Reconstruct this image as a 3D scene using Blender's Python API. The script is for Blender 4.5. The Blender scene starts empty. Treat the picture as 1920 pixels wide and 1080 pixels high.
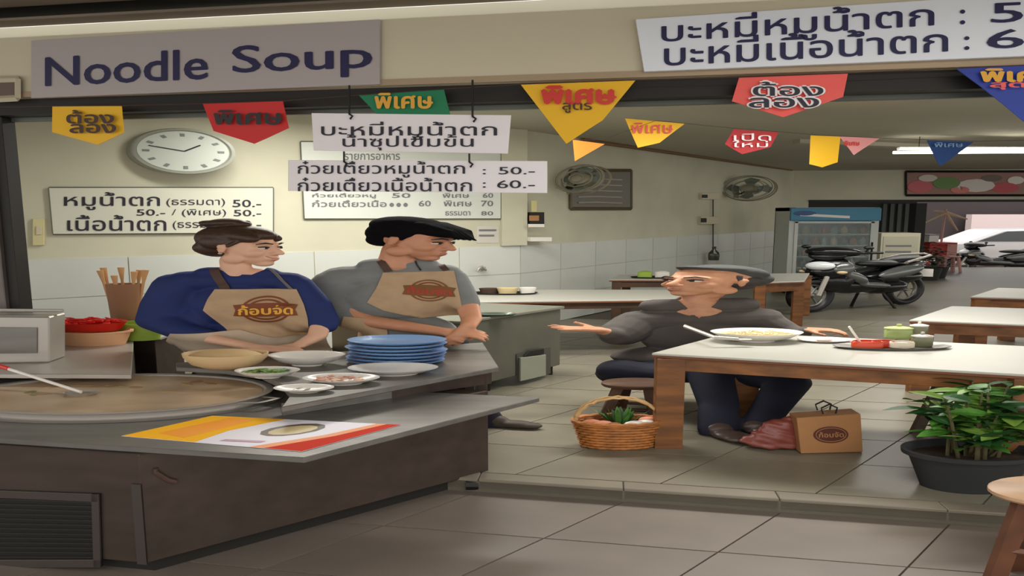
import bpy, bmesh, math, random
import numpy as np
from mathutils import Vector, Matrix, Euler
from mathutils.bvhtree import BVHTree
from mathutils.geometry import delaunay_2d_cdt

SC = bpy.context.scene
COL = SC.collection
random.seed(7)
PI = math.pi

# ------------------------------------------------------------------ camera
F = 1150.0                       # focal length in pixels of the 1920 px frame
PITCH = math.atan2(140, F)
CAMZ = 1.65
cd = bpy.data.cameras.new('camera'); cam = bpy.data.objects.new('camera', cd); COL.objects.link(cam)
cd.sensor_width = 36.0; cd.lens = F / 1920 * 36.0; cd.clip_end = 200
cam.location = (0, 0, CAMZ); cam.rotation_euler = (PI / 2 - PITCH, 0, 0)
SC.camera = cam
# ------------------------------------------------------------------ world and light
w = bpy.data.worlds.new('world'); SC.world = w; w.use_nodes = True
bg = w.node_tree.nodes['Background']; bg.inputs[0].default_value = (0.93, 0.90, 0.86, 1); bg.inputs[1].default_value = 1.4
vs = SC.view_settings
vs.view_transform = 'Standard'; vs.look = 'None'; vs.gamma = 1.0; vs.use_curve_mapping = False; vs.exposure = 0.36


def area(name, loc, size, power, col=(1, .97, .91), rot=(0, 0, 0), spread=PI):
    l = bpy.data.lights.new(name, 'AREA'); l.shape = 'RECTANGLE'; l.size = size[0]; l.size_y = size[1]
    l.energy = power; l.color = col; l.spread = spread
    o = bpy.data.objects.new(name, l); COL.objects.link(o); o.location = loc; o.rotation_euler = rot
    return o


area('ceiling_lamp', (-1.2, 6.0, 2.7), (3.2, .3), 95)
area('ceiling_lamp', (2.6, 5.3, 2.7), (3.2, .3), 100)
area('ceiling_lamp', (6.5, 9.0, 2.7), (3.2, .3), 62)
area('ceiling_lamp', (9.5, 13.0, 2.7), (3.2, .3), 48)
area('awning_fill', (2.2, 1.2, 2.8), (3.0, .3), 58)  # added fill light under the awning, out of view, brightens the shop front

# ------------------------------------------------------------------ helpers
SX = 2.2     # the room and its things are about this much wider across than they are deep


def lin(c):
    return tuple(((v / 255) / 12.92 if v / 255 <= .04045 else ((v / 255 + .055) / 1.055) ** 2.4) for v in c) + (1.0,)


MATS = {}


def M(name, col, rough=.55, metal=0.0, noise=0.0, scale=8.0, col2=None, emit=0.0, bump=0.0, stretch=None, trans=0.0, spec=None, sss=0.0):
    if name in MATS: return MATS[name]
    m = bpy.data.materials.new(name); m.use_nodes = True
    nt = m.node_tree; b = nt.nodes['Principled BSDF']
    b.inputs['Base Color'].default_value = lin(col); b.inputs['Roughness'].default_value = rough
    b.inputs['Metallic'].default_value = metal
    if spec is not None: b.inputs['Specular IOR Level'].default_value = spec
    if trans:
        b.inputs['Transmission Weight'].default_value = trans
    if sss:
        b.inputs['Subsurface Weight'].default_value = sss; b.inputs['Subsurface Radius'].default_value = (.02, .008, .004)
    if emit:
        b.inputs['Emission Color'].default_value = lin(col); b.inputs['Emission Strength'].default_value = emit
    if noise or bump:
        tc = nt.nodes.new('ShaderNodeTexCoord'); mp = nt.nodes.new('ShaderNodeMapping')
        mp.inputs['Scale'].default_value = stretch or (1 / SX, 1, 1)
        nz = nt.nodes.new('ShaderNodeTexNoise'); nz.inputs['Scale'].default_value = scale; nz.inputs['Detail'].default_value = 6
        nt.links.new(tc.outputs['Object'], mp.inputs['Vector']); nt.links.new(mp.outputs['Vector'], nz.inputs['Vector'])
        if noise:
            cr = nt.nodes.new('ShaderNodeValToRGB')
            c2 = col2 or tuple(max(0, v * (1 - noise)) for v in col)
            cr.color_ramp.elements[0].position = .3; cr.color_ramp.elements[1].position = .7
            cr.color_ramp.elements[0].color = lin(c2); cr.color_ramp.elements[1].color = lin(col)
            nt.links.new(nz.outputs['Fac'], cr.inputs['Fac']); nt.links.new(cr.outputs['Color'], b.inputs['Base Color'])
        if bump:
            bp = nt.nodes.new('ShaderNodeBump'); bp.inputs['Strength'].default_value = bump; bp.inputs['Distance'].default_value = .01
            nt.links.new(nz.outputs['Fac'], bp.inputs['Height']); nt.links.new(bp.outputs['Normal'], b.inputs['Normal'])
    MATS[name] = m
    return m


def raydir(px, py):
    xc = (px - 960) / F; yc = (540 - py) / F
    return Vector((xc, math.cos(PITCH) + yc * math.sin(PITCH), -math.sin(PITCH) + yc * math.cos(PITCH)))


EYE = Vector((0, 0, CAMZ))


def PZ(px, py, z=0.0):
    d = raydir(px, py); t = (z - CAMZ) / d.z
    return EYE + d * t


def PY(px, py, Y):
    d = raydir(px, py); return EYE + d * (Y / d.y)


def PP(px, py, p0, n):
    d = raydir(px, py); t = (p0 - EYE).dot(n) / d.dot(n)
    return EYE + d * t


class Plane:
    """an upright plane through two floor points"""
    def __init__(s, a, b, off=0.0):
        s.a = Vector((a[0], a[1], 0)); s.b = Vector((b[0], b[1], 0))
        t = (s.b - s.a).normalized(); s.t = t; s.n = Vector((t.y, -t.x, 0))
        if s.n.y > 0: s.n = -s.n
        s.a = s.a + s.n * off; s.b = s.b + s.n * off

    def p(s, px, py, off=0.0): return PP(px, py, s.a + s.n * off, s.n)

    def y(s, X): return s.a.y + (X - s.a.x) * s.t.y / s.t.x

    def q(s, x0, y0, x1, y1, off=0.0):      # BL BR TR TL
        return [s.p(x0, y1, off), s.p(x1, y1, off), s.p(x1, y0, off), s.p(x0, y0, off)]


def link(name, me, mat=None, parent=None, loc=None):
    me.name = name
    o = bpy.data.objects.new(name, me); COL.objects.link(o)
    if mat is not None:
        for m in (mat if isinstance(mat, (list, tuple)) else [mat]): me.materials.append(m)
    if parent is not None: o.parent = parent
    if loc is not None: o.location = loc
    return o


def fin(name, bm, mat=None, parent=None, loc=None, smooth=None, sx=True, kind=None):
    """link a bmesh as ONE mesh object; sx: the shape is given in true width and is widened here"""
    if sx:
        for v in bm.verts: v.co.x *= SX
    bmesh.ops.recalc_face_normals(bm, faces=bm.faces)
    if smooth is not None:
        for f in bm.faces: f.smooth = True
        for e in bm.edges:
            if len(e.link_faces) == 2 and e.calc_face_angle(0) > smooth: e.smooth = False
    me = bpy.data.meshes.new(name); bm.to_mesh(me); bm.free()
    o = link(name, me, mat, parent, loc)
    if kind: o['kind'] = kind
    return o


def thing(name, label, cat, loc=(0, 0, 0), group=None):
    o = bpy.data.objects.new(name, None); COL.objects.link(o); o.location = loc
    o.empty_display_size = .1
    o['label'] = label; o['category'] = cat
    if group: o['group'] = group
    return o


def tag(o, label=None, cat=None, group=None, kind=None):
    for k, v in (('label', label), ('category', cat), ('group', group), ('kind', kind)):
        if v: o[k] = v
    return o


def dup(root, loc, label=None, group=None):
    r = root.copy(); COL.objects.link(r); r.location = loc
    if label: r['label'] = label
    if group: r['group'] = group
    for ch in list(root.children):
        c = ch.copy(); COL.objects.link(c); c.parent = r
        for g in ch.children:
            d = g.copy(); COL.objects.link(d); d.parent = c
    return r


def B(): return bmesh.new()


def merge(bm, src, mtx=None):
    if mtx is not None: src.transform(mtx)
    me = bpy.data.meshes.new('t'); src.to_mesh(me); src.free(); bm.from_mesh(me); bpy.data.meshes.remove(me)


def box(bm, c, s, bev=0.0, rot=None):
    t = bmesh.new(); bmesh.ops.create_cube(t, size=1.0)
    for v in t.verts: v.co = Vector((v.co.x * s[0], v.co.y * s[1], v.co.z * s[2]))
    if bev: bmesh.ops.bevel(t, geom=list(t.edges), offset=bev, segments=2, affect='EDGES', profile=.7)
    m = Matrix.Translation(c)
    if rot is not None: m = m @ Euler(rot).to_matrix().to_4x4()
    merge(bm, t, m); return bm


def prism(bm, pts, d, bev=0.0):
    """pts: polygon (3-D), d: extrusion vector"""
    t = bmesh.new(); d = Vector(d)
    a = [t.verts.new(p) for p in pts]; b = [t.verts.new(Vector(p) + d) for p in pts]
    n = len(pts); t.faces.new(a); t.faces.new(list(reversed(b)))
    for i in range(n): t.faces.new([a[i], b[i], b[(i + 1) % n], a[(i + 1) % n]])
    bmesh.ops.recalc_face_normals(t, faces=t.faces)
    if bev: bmesh.ops.bevel(t, geom=list(t.edges), offset=bev, segments=1, affect='EDGES')
    merge(bm, t); return bm


def lathe(bm, prof, seg=40, c=(0, 0, 0), sy=1.0, sx_=1.0):
    rings = []
    for r, z in prof:
        if r < 1e-5: rings.append([bm.verts.new((c[0], c[1], c[2] + z))]); continue
        rings.append([bm.verts.new((c[0] + r * sx_ * math.cos(2 * PI * i / seg), c[1] + r * sy * math.sin(2 * PI * i / seg), c[2] + z)) for i in range(seg)])
    for a, b in zip(rings, rings[1:]):
        for i in range(seg):
            j = (i + 1) % seg
            if len(a) == 1 and len(b) == 1: continue
            if len(a) == 1: bm.faces.new([a[0], b[i], b[j]])
            elif len(b) == 1: bm.faces.new([a[i], a[j], b[0]])
            else: bm.faces.new([a[i], a[j], b[j], b[i]])
    return bm


def tube(bm, path, r, seg=8, closed=False, cap=True, flat=None):
    """sweep along path; r number or list; flat=(w,h) makes a ribbon"""
    P = [Vector(p) for p in path]; n = len(P); rings = []
    up = Vector((0, 0, 1)); prev = None
    for i, p in enumerate(P):
        if closed: t = (P[(i + 1) % n] - P[i - 1])
        else: t = P[min(i + 1, n - 1)] - P[max(i - 1, 0)]
        if t.length < 1e-9: t = Vector((0, 0, 1))
        t.normalize()
        if prev is None:
            a = t.cross(up if abs(t.z) < .9 else Vector((0, 1, 0))).normalized()
        else:
            a = (prev - t * prev.dot(t))
            a = a.normalized() if a.length > 1e-6 else prev
        prev = a; b = t.cross(a).normalized()
        rr = r[i] if isinstance(r, (list, tuple)) else r
        ww, hh = (flat if flat else (rr, rr))
        rings.append([bm.verts.new(p + a * (ww * math.cos(2 * PI * k / seg)) + b * (hh * math.sin(2 * PI * k / seg))) for k in range(seg)])
    m = n if closed else n - 1
    for i in range(m):
        A = rings[i]; C = rings[(i + 1) % n]
        for k in range(seg):
            j = (k + 1) % seg
            bm.faces.new([A[k], A[j], C[j], C[k]])
    if cap and not closed:
        bm.faces.new(rings[0]); bm.faces.new(list(reversed(rings[-1])))
    return bm


def ell(bm, c, r, rot=None, sub=3):
    t = bmesh.new(); bmesh.ops.create_icosphere(t, subdivisions=sub, radius=1)
    m = Matrix.Translation(c)
    if rot is not None: m = m @ (rot if isinstance(rot, Matrix) else Euler(rot).to_matrix()).to_4x4()
    m = m @ Matrix.Diagonal((r[0], r[1], r[2], 1))
    merge(bm, t, m); return bm


def capsule(bm, p0, r0, p1, r1, seg=14):
    p0 = Vector(p0); p1 = Vector(p1); d = p1 - p0
    L = max(d.length, 1e-6); t = d / L
    path = []; rad = []
    for a in (-1.0, -.8, -.5, 0):
        path.append(p0 + t * r0 * a); rad.append(max(r0 * math.sqrt(max(0, 1 - a * a)), r0 * .08))
    for a in (0, .5, .8, 1.0):
        path.append(p1 + t * r1 * a); rad.append(max(r1 * math.sqrt(max(0, 1 - a * a)), r1 * .08))
    return tube(bm, path, rad, seg)


def organic(bm, voxel=.008, smooth=3):
    """grow many overlapping solids into one continuous skin"""
    me = bpy.data.meshes.new('t'); bmesh.ops.recalc_face_normals(bm, faces=bm.faces); bm.to_mesh(me); bm.free()
    o = bpy.data.objects.new('t', me); COL.objects.link(o)
    m = o.modifiers.new('r', 'REMESH'); m.mode = 'VOXEL'; m.voxel_size = voxel
    s = o.modifiers.new('s', 'SMOOTH'); s.factor = .5; s.iterations = smooth
    dg = bpy.context.evaluated_depsgraph_get()
    out = bpy.data.meshes.new_from_object(o.evaluated_get(dg))
    bpy.data.objects.remove(o); bpy.data.meshes.remove(me)
    r = bmesh.new(); r.from_mesh(out); bpy.data.meshes.remove(out)
    return r


# ---- lettering -----------------------------------------------------------
def glyphs(text, bold=0.0, res=3, spacing=1.0):
    c = bpy.data.curves.new('t', 'FONT'); c.body = text; c.size = 1; c.resolution_u = res; c.align_x = 'LEFT'; c.space_line = 1.1
    c.space_character = spacing
    o = bpy.data.objects.new('t', c); COL.objects.link(o)
    dg = bpy.context.evaluated_depsgraph_get()
    cu = o.to_curve(dg)
    cont = []
    for s in cu.splines:
        pts = []
        bp = s.bezier_points
        n = len(bp)
        if n < 2: continue
        for i in range(n):
            a, b = bp[i], bp[(i + 1) % n]
            p0, p1, p2, p3 = a.co.xy, a.handle_right.xy, b.handle_left.xy, b.co.xy
            straight = (p1 - p0).length < 1e-4 and (p2 - p3).length < 1e-4
            k = 1 if straight else res
            for j in range(k):
                t = j / k; u = 1 - t
                pts.append(u ** 3 * p0 + 3 * u * u * t * p1 + 3 * u * t * t * p2 + t ** 3 * p3)
        cont.append([(p.x, p.y) for p in pts])
    o.to_curve_clear(); bpy.data.objects.remove(o); bpy.data.curves.remove(c)
    allc = []
    shifts = [(0, 0)] if not bold else [(-bold, 0), (bold, 0), (0, bold * .8), (0, -bold * .8)]
    for dx, dy in shifts:
        for q in cont: allc.append([(x + dx + random.uniform(-1e-5, 1e-5), y + dy + random.uniform(-1e-5, 1e-5)) for x, y in q])
    # clusters by x overlap so each triangulation stays small
    allc.sort(key=lambda q: min(p[0] for p in q))
    groups = []; cur = []; mx = -1e9
    for q in allc:
        lo = min(p[0] for p in q); hi = max(p[0] for p in q)
        if cur and lo > mx: groups.append(cur); cur = []
        cur.append(q); mx = max(mx, hi) if cur else hi
    if cur: groups.append(cur)
    V = []; T = []
    for g in groups:
        vs_, es = [], []
        for q in g:
            s0 = len(vs_)
            vs_ += [Vector(p) for p in q]; es += [(s0 + i, s0 + (i + 1) % len(q)) for i in range(len(q))]
        ov, oe, of, _, _, _ = delaunay_2d_cdt(vs_, es, [], 0, 1e-6)
        ov = np.array([(v.x, v.y) for v in ov]); tri = np.array([f for f in of if len(f) == 3])
        if len(tri) == 0: continue
        cen = ov[tri].mean(axis=1)
        A = np.array([vs_[e[0]] for e in es]); Bq = np.array([vs_[e[1]] for e in es])
        x, y = cen[:, 0:1], cen[:, 1:2]
        up = (A[:, 1] <= y) & (Bq[:, 1] > y); dn = (A[:, 1] > y) & (Bq[:, 1] <= y)
        side = (Bq[:, 0] - A[:, 0]) * (y - A[:, 1]) - (x - A[:, 0]) * (Bq[:, 1] - A[:, 1])
        wn = (up & (side > 0)).sum(axis=1) - (dn & (side < 0)).sum(axis=1)
        keep = tri[wn != 0]
        s0 = len(V); V += [tuple(p) for p in ov]; T += [tuple(int(i) + s0 for i in f) for f in keep]
    return np.array(V), T


def lettering(text, quad, mat, parent, origin=(0, 0, 0), bold=.0, box_y=None, name='lettering', project=None, res=3, spacing=1.0):
    """text laid flat into a quad given as bottom-left, bottom-right, top-right, top-left"""
    V, T = glyphs(text, bold, res, spacing)
    x0, x1 = V[:, 0].min(), V[:, 0].max()
    used = sorted({i for f in T for i in f})
    x0, x1 = V[used, 0].min(), V[used, 0].max()
    y0, y1 = box_y if box_y else (V[used, 1].min(), V[used, 1].max())
    a, b, c, d = [Vector(q) - Vector(origin) for q in quad]
    remap = {i: k for k, i in enumerate(used)}
    vs_ = []
    for i in used:
        u = (V[i, 0] - x0) / (x1 - x0); v = (V[i, 1] - y0) / (y1 - y0)
        p = (a * (1 - u) + b * u) * (1 - v) + (d * (1 - u) + c * u) * v
        if project: p = project(p)
        vs_.append(p)
    n = len(vs_)
    me = bpy.data.meshes.new(name)
    me.from_pydata([tuple(p) for p in vs_], [], [tuple(remap[i] for i in f) for f in T])
    return link(name, me, mat, parent)


def shrink(q, l=.05, r=.05, b=.1, t=.1):
    a, bb, c, d = q
    def at(u, v): return (a * (1 - u) + bb * u) * (1 - v) + (d * (1 - u) + c * u) * v
    return [at(l, b), at(1 - r, b), at(1 - r, 1 - t), at(l, 1 - t)]


# ------------------------------------------------------------------ materials
m_wall = M('wall_paint', (203, 200, 176), .75, noise=.07, scale=1.5)
m_tilew = M('white_tile', (203, 206, 198), .3, noise=.04, scale=2)
m_ceil = M('ceiling_paint', (186, 181, 163), .8, noise=.06, scale=.8)
m_fascia = M('fascia_cream', (212, 202, 174), .6, noise=.08, scale=1.2)
m_soffit = M('soffit_board', (134, 122, 104), .75, noise=.12, scale=2)
m_grout = M('grout', (96, 90, 78), .9)
m_ft = M('floor_tile', (132, 126, 110), .38, noise=.09, scale=3)
m_ft2 = M('outdoor_tile', (122, 111, 101), .45, noise=.12, scale=3)
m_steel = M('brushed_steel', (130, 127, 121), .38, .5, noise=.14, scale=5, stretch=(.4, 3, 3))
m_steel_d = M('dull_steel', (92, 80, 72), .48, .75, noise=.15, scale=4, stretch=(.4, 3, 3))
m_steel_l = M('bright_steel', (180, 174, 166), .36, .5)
m_dark = M('dark_metal', (34, 31, 28), .6, .3)
m_black = M('black', (14, 14, 15), .45)
m_wood = M('table_wood', (146, 92, 46), .5, noise=.35, scale=6, stretch=(.3, 3, 3))
m_wood_d = M('dark_wood', (84, 56, 34), .55, noise=.3, scale=6)
m_lam = M('laminate', (182, 181, 171), .35, noise=.03, scale=3)
m_white = M('ceramic_white', (226, 221, 212), .25)
m_blue = M('plate_blue', (120, 156, 200), .35)
m_ink = M('navy_ink', (28, 26, 72), .6)
m_inkk = M('dark_ink', (34, 30, 44), .6)
m_paper = M('sign_white', (238, 232, 234), .6)
m_paper2 = M('sign_cool', (232, 236, 242), .45)
m_signgrey = M('sign_grey', (178, 168, 166), .6)
m_skin = M('skin', (226, 178, 148), .5, noise=.05, scale=20, sss=.1)
m_skin2 = M('skin_tan', (202, 142, 108), .5, noise=.06, scale=20, sss=.1)
m_skin3 = M('skin_older', (198, 142, 108), .55, noise=.1, scale=24, sss=.1)
m_hair = M('hair_brown', (74, 47, 29), .5, noise=.5, scale=30, stretch=(1, 6, 6))
m_hairk = M('hair_dark', (24, 20, 18), .5)
m_navy = M('navy_cloth', (22, 40, 98), .8, noise=.12, scale=12, bump=.15)
m_grey = M('grey_cloth', (124, 126, 124), .85, noise=.1, scale=10, bump=.15)
m_char = M('charcoal_cloth', (84, 78, 74), .85, noise=.14, scale=9, bump=.3)
m_pants = M('dark_trousers', (16, 20, 36), .85, noise=.2, scale=9, bump=.2)
m_apron = M('apron_khaki', (186, 156, 122), .85, noise=.08, scale=14, bump=.2)
m_apron2 = M('apron_pale', (196, 176, 152), .85, noise=.08, scale=14, bump=.2)
m_strap = M('strap_brown', (74, 52, 42), .7)
m_logo = M('logo_brown', (122, 62, 26), .7)
m_logoy = M('logo_yellow', (226, 168, 62), .7)
m_logor = M('logo_red', (170, 52, 34), .7)
m_cap = M('cap_black', (14, 14, 18), .85, bump=.2)
m_capg = M('cap_grey', (60, 62, 60), .85, bump=.2)
m_eye = M('eye_white', (226, 220, 212), .3)
m_iris = M('iris', (30, 20, 14), .3)
m_lip = M('lip', (188, 104, 92), .5)
m_yel = M('flag_yellow', (238, 184, 22), .6)
m_red = M('flag_red', (204, 36, 34), .6)
m_coral = M('flag_coral', (236, 92, 84), .6)
m_green = M('flag_green', (14, 122, 78), .6)
m_blu = M('flag_blue', (36, 58, 150), .6)
m_pink = M('flag_pink', (224, 150, 150), .6)
m_orange = M('flag_orange', (226, 142, 40), .6)
m_leaf = M('leaf_green', (84, 146, 50), .5, noise=.4, scale=9)
m_leaf2 = M('leaf_deep', (36, 84, 34), .5, noise=.3, scale=9)
m_wick = M('wicker', (190, 120, 58), .6, noise=.25, scale=20)
m_kraft = M('kraft_paper', (172, 122, 76), .75, noise=.06, scale=8)
m_tubor = M('tub_peach', (222, 170, 128), .5)
m_tubgr = M('tub_green', (150, 178, 66), .5)
m_redp = M('red_plastic', (206, 40, 26), .4)
m_chop = M('bamboo', (206, 160, 108), .6)
m_broth = M('broth', (196, 170, 140), .3, noise=.4, scale=5, col2=(156, 130, 96))
m_glassg = M('glass_green', (150, 170, 90), .15, trans=.5)

# ------------------------------------------------------------------ layout lines of the room
f0 = PZ(910, 900); f1 = PZ(1900, 965)
FAC = Plane(f0, f1)                                 # the open shop front
U = FAC.t.copy(); V_ = Vector((1.2, 1.0, 0))        # along the front / into the shop
WA0 = PZ(100, 485, 1.2); WA1 = PZ(975, 460, 1.2); WB1 = PZ(1490, 320, 2.8)
WA0.z = WA1.z = WB1.z = 0
WA = Plane(WA0, WA1); WB = Plane(WA1, WB1)
WAl = WA0 - WA.t * 3.2
FARR = WB1 + Vector((1, -.1, 0)).normalized() * 11
FW = Plane(WB1, FARR)
CH = 2.8
STEP = -.08


def fpt(X, off=0.0):
    return Vector((X, FAC.y(X), 0)) + FAC.n * off


def up(p, z): return Vector((p[0], p[1], z))


# floors -------------------------------------------------------------------
bm = B(); prism(bm, [fpt(-9), fpt(12), Vector((32, 14, 0)), Vector((32, 18.9, 0)), Vector((-9, 18.9, 0))], (0, 0, -.1))
for v in bm.verts: v.co.z -= .012
fl = fin('floor', bm, m_grout, sx=False); tag(fl, kind='structure')
bm = B(); prism(bm, [Vector((-9, -3, STEP - .012)), Vector((12, -3, STEP - .012)), up(fpt(12, .001), STEP - .012), up(fpt(-9, .001), STEP - .012)], (0, 0, -.1))
fo = fin('floor', bm, m_grout, sx=False); tag(fo, kind='structure')
# floor tiles: each one a part
TU = U * .90; TV = V_ * .42


def tile_mesh(name, a, b, g=.006, h=.012):
    bm = B(); n = a.normalized() * g; m = b.normalized() * g
    prism(bm, [n + m, a - n + m, a + b - n - m, b + n - m], (0, 0, -h))
    bmesh.ops.recalc_face_normals(bm, faces=bm.faces)
    me = bpy.data.meshes.new(name); bm.to_mesh(me); bm.free(); return me


t_in = tile_mesh('floor_tile', TU, TV); t_in.materials.append(m_ft)
t_out = tile_mesh('floor_tile', TU, TV); t_out.materials.append(m_ft2)
o_in = PZ(1515, 917)
base = fpt(o_in.x - 0.0, -.11)
d_ = base


def vis(p, lo=-500, hi=2500):
    if p.y < .8: return False
    X = 960 + p.x / p.y * F
    return lo < X < hi


def inner(p): return (p - FAC.a).dot(FAC.n) < -.09


def in_room(c):
    if c.x < WA1.x: lim = WA.y(c.x)
    elif c.x < WB1.x: lim = WB.y(c.x)
    else: lim = 99
    return c.y < lim - .02 and c.y < 9.4


cnt = 0
for j in range(0, 15):
    for i in range(-12, 14):
        p = base + TU * i + TV * j
        c = p + TU * .5 + TV * .5
        if not vis(c, -400, 2300) or not in_room(c): continue
        if cnt >= 290: continue
        o = bpy.data.objects.new('tile', t_in); COL.objects.link(o); o.location = p; o.parent = fl; cnt += 1
# past the built tiles the same paving as one surface
farm = M('floor_far', (112, 107, 94), .4, noise=.09, scale=3)
bm = B()
prism(bm, [base + TV * 12.9 - TU * 6 + Vector((0, 0, -.004)), base + TV * 12.9 + TU * 12 + Vector((0, 0, -.004)), Vector((24, 18.9, -.004)), Vector((3, 18.9, -.004))], (0, 0, -.007))
o = fin('floor_screed', bm, farm, fl, sx=False)
obase = fpt(PZ(1170, 942, STEP).x, .0); obase.z = STEP
for j in range(-7, 0):
    for i in range(-6, 7):
        p = obase + TU * i + TV * j
        if not vis(p + TU * .5 + TV * .5, -1200, 3200): continue
        o = bpy.data.objects.new('tile', t_out); COL.objects.link(o); o.location = p; o.parent = fo
bm = B(); prism(bm, [Vector((-9, 18.9, -.35)), Vector((50, 18.9, -.35)), Vector((50, 60, -.35)), Vector((-9, 60, -.35))], (0, 0, -.1)); tag(fin('road', bm, M('lane_concrete', (150, 136, 128), .8, noise=.1, scale=1), sx=False), kind='structure')
# step nosing strips, one per length
bm = B(); L = .86
prism(bm, [Vector((0, 0, 0)), U * (L * 1.04 - .006), U * (L * 1.04 - .006) - FAC.n * .1, -FAC.n * .1], (0, 0, -.085), .004)
m_kerb = M('kerb_tile', (128, 119, 104), .45, noise=.1, scale=4)
bmesh.ops.recalc_face_normals(bm, faces=bm.faces)
kme = bpy.data.meshes.new('kerb'); bm.to_mesh(kme); bm.free(); kme.materials.append(m_kerb)
for i in range(-6, 9):
    o = bpy.data.objects.new('kerb_tile', kme); COL.objects.link(o); o.parent = fl
    o.location = obase + U * (i * L * 1.04); o.location.z = .004

# walls --------------------------------------------------------------------
def wall(name, a, b, z0, z1, mat, th=.15, openings=()):
    bm = B(); t = (b - a).normalized(); n = Vector((-t.y, t.x, 0))
    if n.y < 0: n = -n
    prism(bm, [up(a, z0), up(b, z0), up(b, z1), up(a, z1)], n * th)
    o = fin(name, bm, mat, sx=False); tag(o, kind='structure'); return o


wa = wall('wall_back', WAl, WA1, 0, CH, m_wall)
wb = wall('wall_side', WA1, WB1, 0, CH, m_wall)


def wall_tiles(par, a, b, nrow=3, w=.9, h=.4):
    t = (b - a).normalized(); L = (b - a).length; n = int(L / w)
    nn = Vector((t.y, -t.x, 0))
    if nn.y > 0: nn = -nn
    w = L / n
    bm = B(); prism(bm, [Vector((0, 0, 0)) + t * .006, t * (w - .006), t * (w - .006) + Vector((0, 0, h - .008)), t * .006 + Vector((0, 0, h - .008))], nn * .012)
    bmesh.ops.recalc_face_normals(bm, faces=bm.faces)
    me = bpy.data.meshes.new('tile'); bm.to_mesh(me); bm.free(); me.materials.append(m_tilew)
    for r in range(nrow):
        for i in range(n):
            o = bpy.data.objects.new('tile', me); COL.objects.link(o); o.parent = par; o.location = a + t * (i * w) + Vector((0, 0, r * h + .004))


wall_tiles(wa, WAl + WA.t * 1.0, WA1); wall_tiles(wb, WA1, WB1 - WB.t * .1)
# pilaster where the two walls meet
bm = B(); pc = WA.p(958, 460); pc.z = 0
prism(bm, [up(WA.p(938, 460), 1.2), up(WA.p(985, 460), 1.2), up(WA.p(985, 460), CH), up(WA.p(938, 460), CH)], WA.n * .06, .004)
tag(fin('trim_1', bm, m_wall, sx=False), kind='structure')
# far wall with its wide opening
zo = FW.p(1520, 375).z
stub = FW.p(1512, 450); stub.z = 0
wf = wall('wall_far', WB1, stub, 0, CH, m_wall)
wall('wall_far', stub, FARR, zo, CH, m_wall)
bm = B(); prism(bm, [up(stub, zo - .06), up(FARR, zo - .06), up(FARR, zo), up(stub, zo)], FW.n * .05)
tag(fin('trim_2', bm, m_dark, sx=False), kind='structure')
# ceiling
bm = B(); prism(bm, [up(fpt(-9, -.2), CH), up(fpt(20, -.2), CH), Vector((26, 19.2, CH)), Vector((-9, 19.2, CH))], (0, 0, .1))
tag(fin('ceiling', bm, m_ceil, sx=False), kind='structure')
# wall between room and cook's corner beyond the frame
wall('wall_left', Vector((-5.6, 4.6, 0)), Vector((-5.7, 6.4, 0)), 0, CH, m_wall)
# beam across the ceiling and pipe in the wall corner
bm = B(); a = up(WB.p(1092, 262), 0); a = WB.p(1092, 262, .06); b = WB.p(1485, 318, .06)
tube(bm, [a, b], .035, 8); tag(fin('trim_3', bm, M('pipe_brown', (120, 92, 62), .6), sx=False), kind='structure')
bm = B(); b0 = PZ(1500, 268, 2.74); b1 = PZ(1960, 285, 2.74)
prism(bm, [b0, b1, b1 + Vector((0, .25, 0)), b0 + Vector((0, .25, 0))], (0, 0, .06)); tag(fin('trim_4', bm, m_ceil, sx=False), kind='structure')

# facade beam --------------------------------------------------------------
zb = FAC.p(1190, 146).z; zt = FAC.p(10, 70).z
XL, XR = -9, 9
bm = B(); prism(bm, [up(fpt(XL), zb), up(fpt(XR), zb), up(fpt(XR), zt), up(fpt(XL), zt)], -FAC.n * .18, .004)
tag(fin('beam', bm, m_fascia, sx=False), kind='structure')
bm = B(); prism(bm, [up(fpt(XL, .012), zb), up(fpt(XR, .012), zb), up(fpt(XR, .012), zb + .035), up(fpt(XL, .012), zb + .035)], -FAC.n * .015)
tag(fin('trim_5', bm, M('fascia_edge', (170, 148, 120), .6), sx=False), kind='structure')
bm = B(); prism(bm, [up(fpt(XL, -.05), zb - .1), up(fpt(XR, -.05), zb - .1), up(fpt(XR, -.05), zb - .001), up(fpt(XL, -.05), zb - .001)], -FAC.n * .1)
tag(fin('trim_6', bm, m_dark, sx=False), kind='structure')
bm = B(); prism(bm, [up(fpt(XL, -.16), zb - .125), up(fpt(XR, -.16), zb - .125), up(fpt(XR, -.16), zb), up(fpt(XL, -.16), zb)], -FAC.n * .03)
tag(fin('trim_7', bm, M('track_grey', (92, 96, 90), .5, .4), sx=False), kind='structure')
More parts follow.
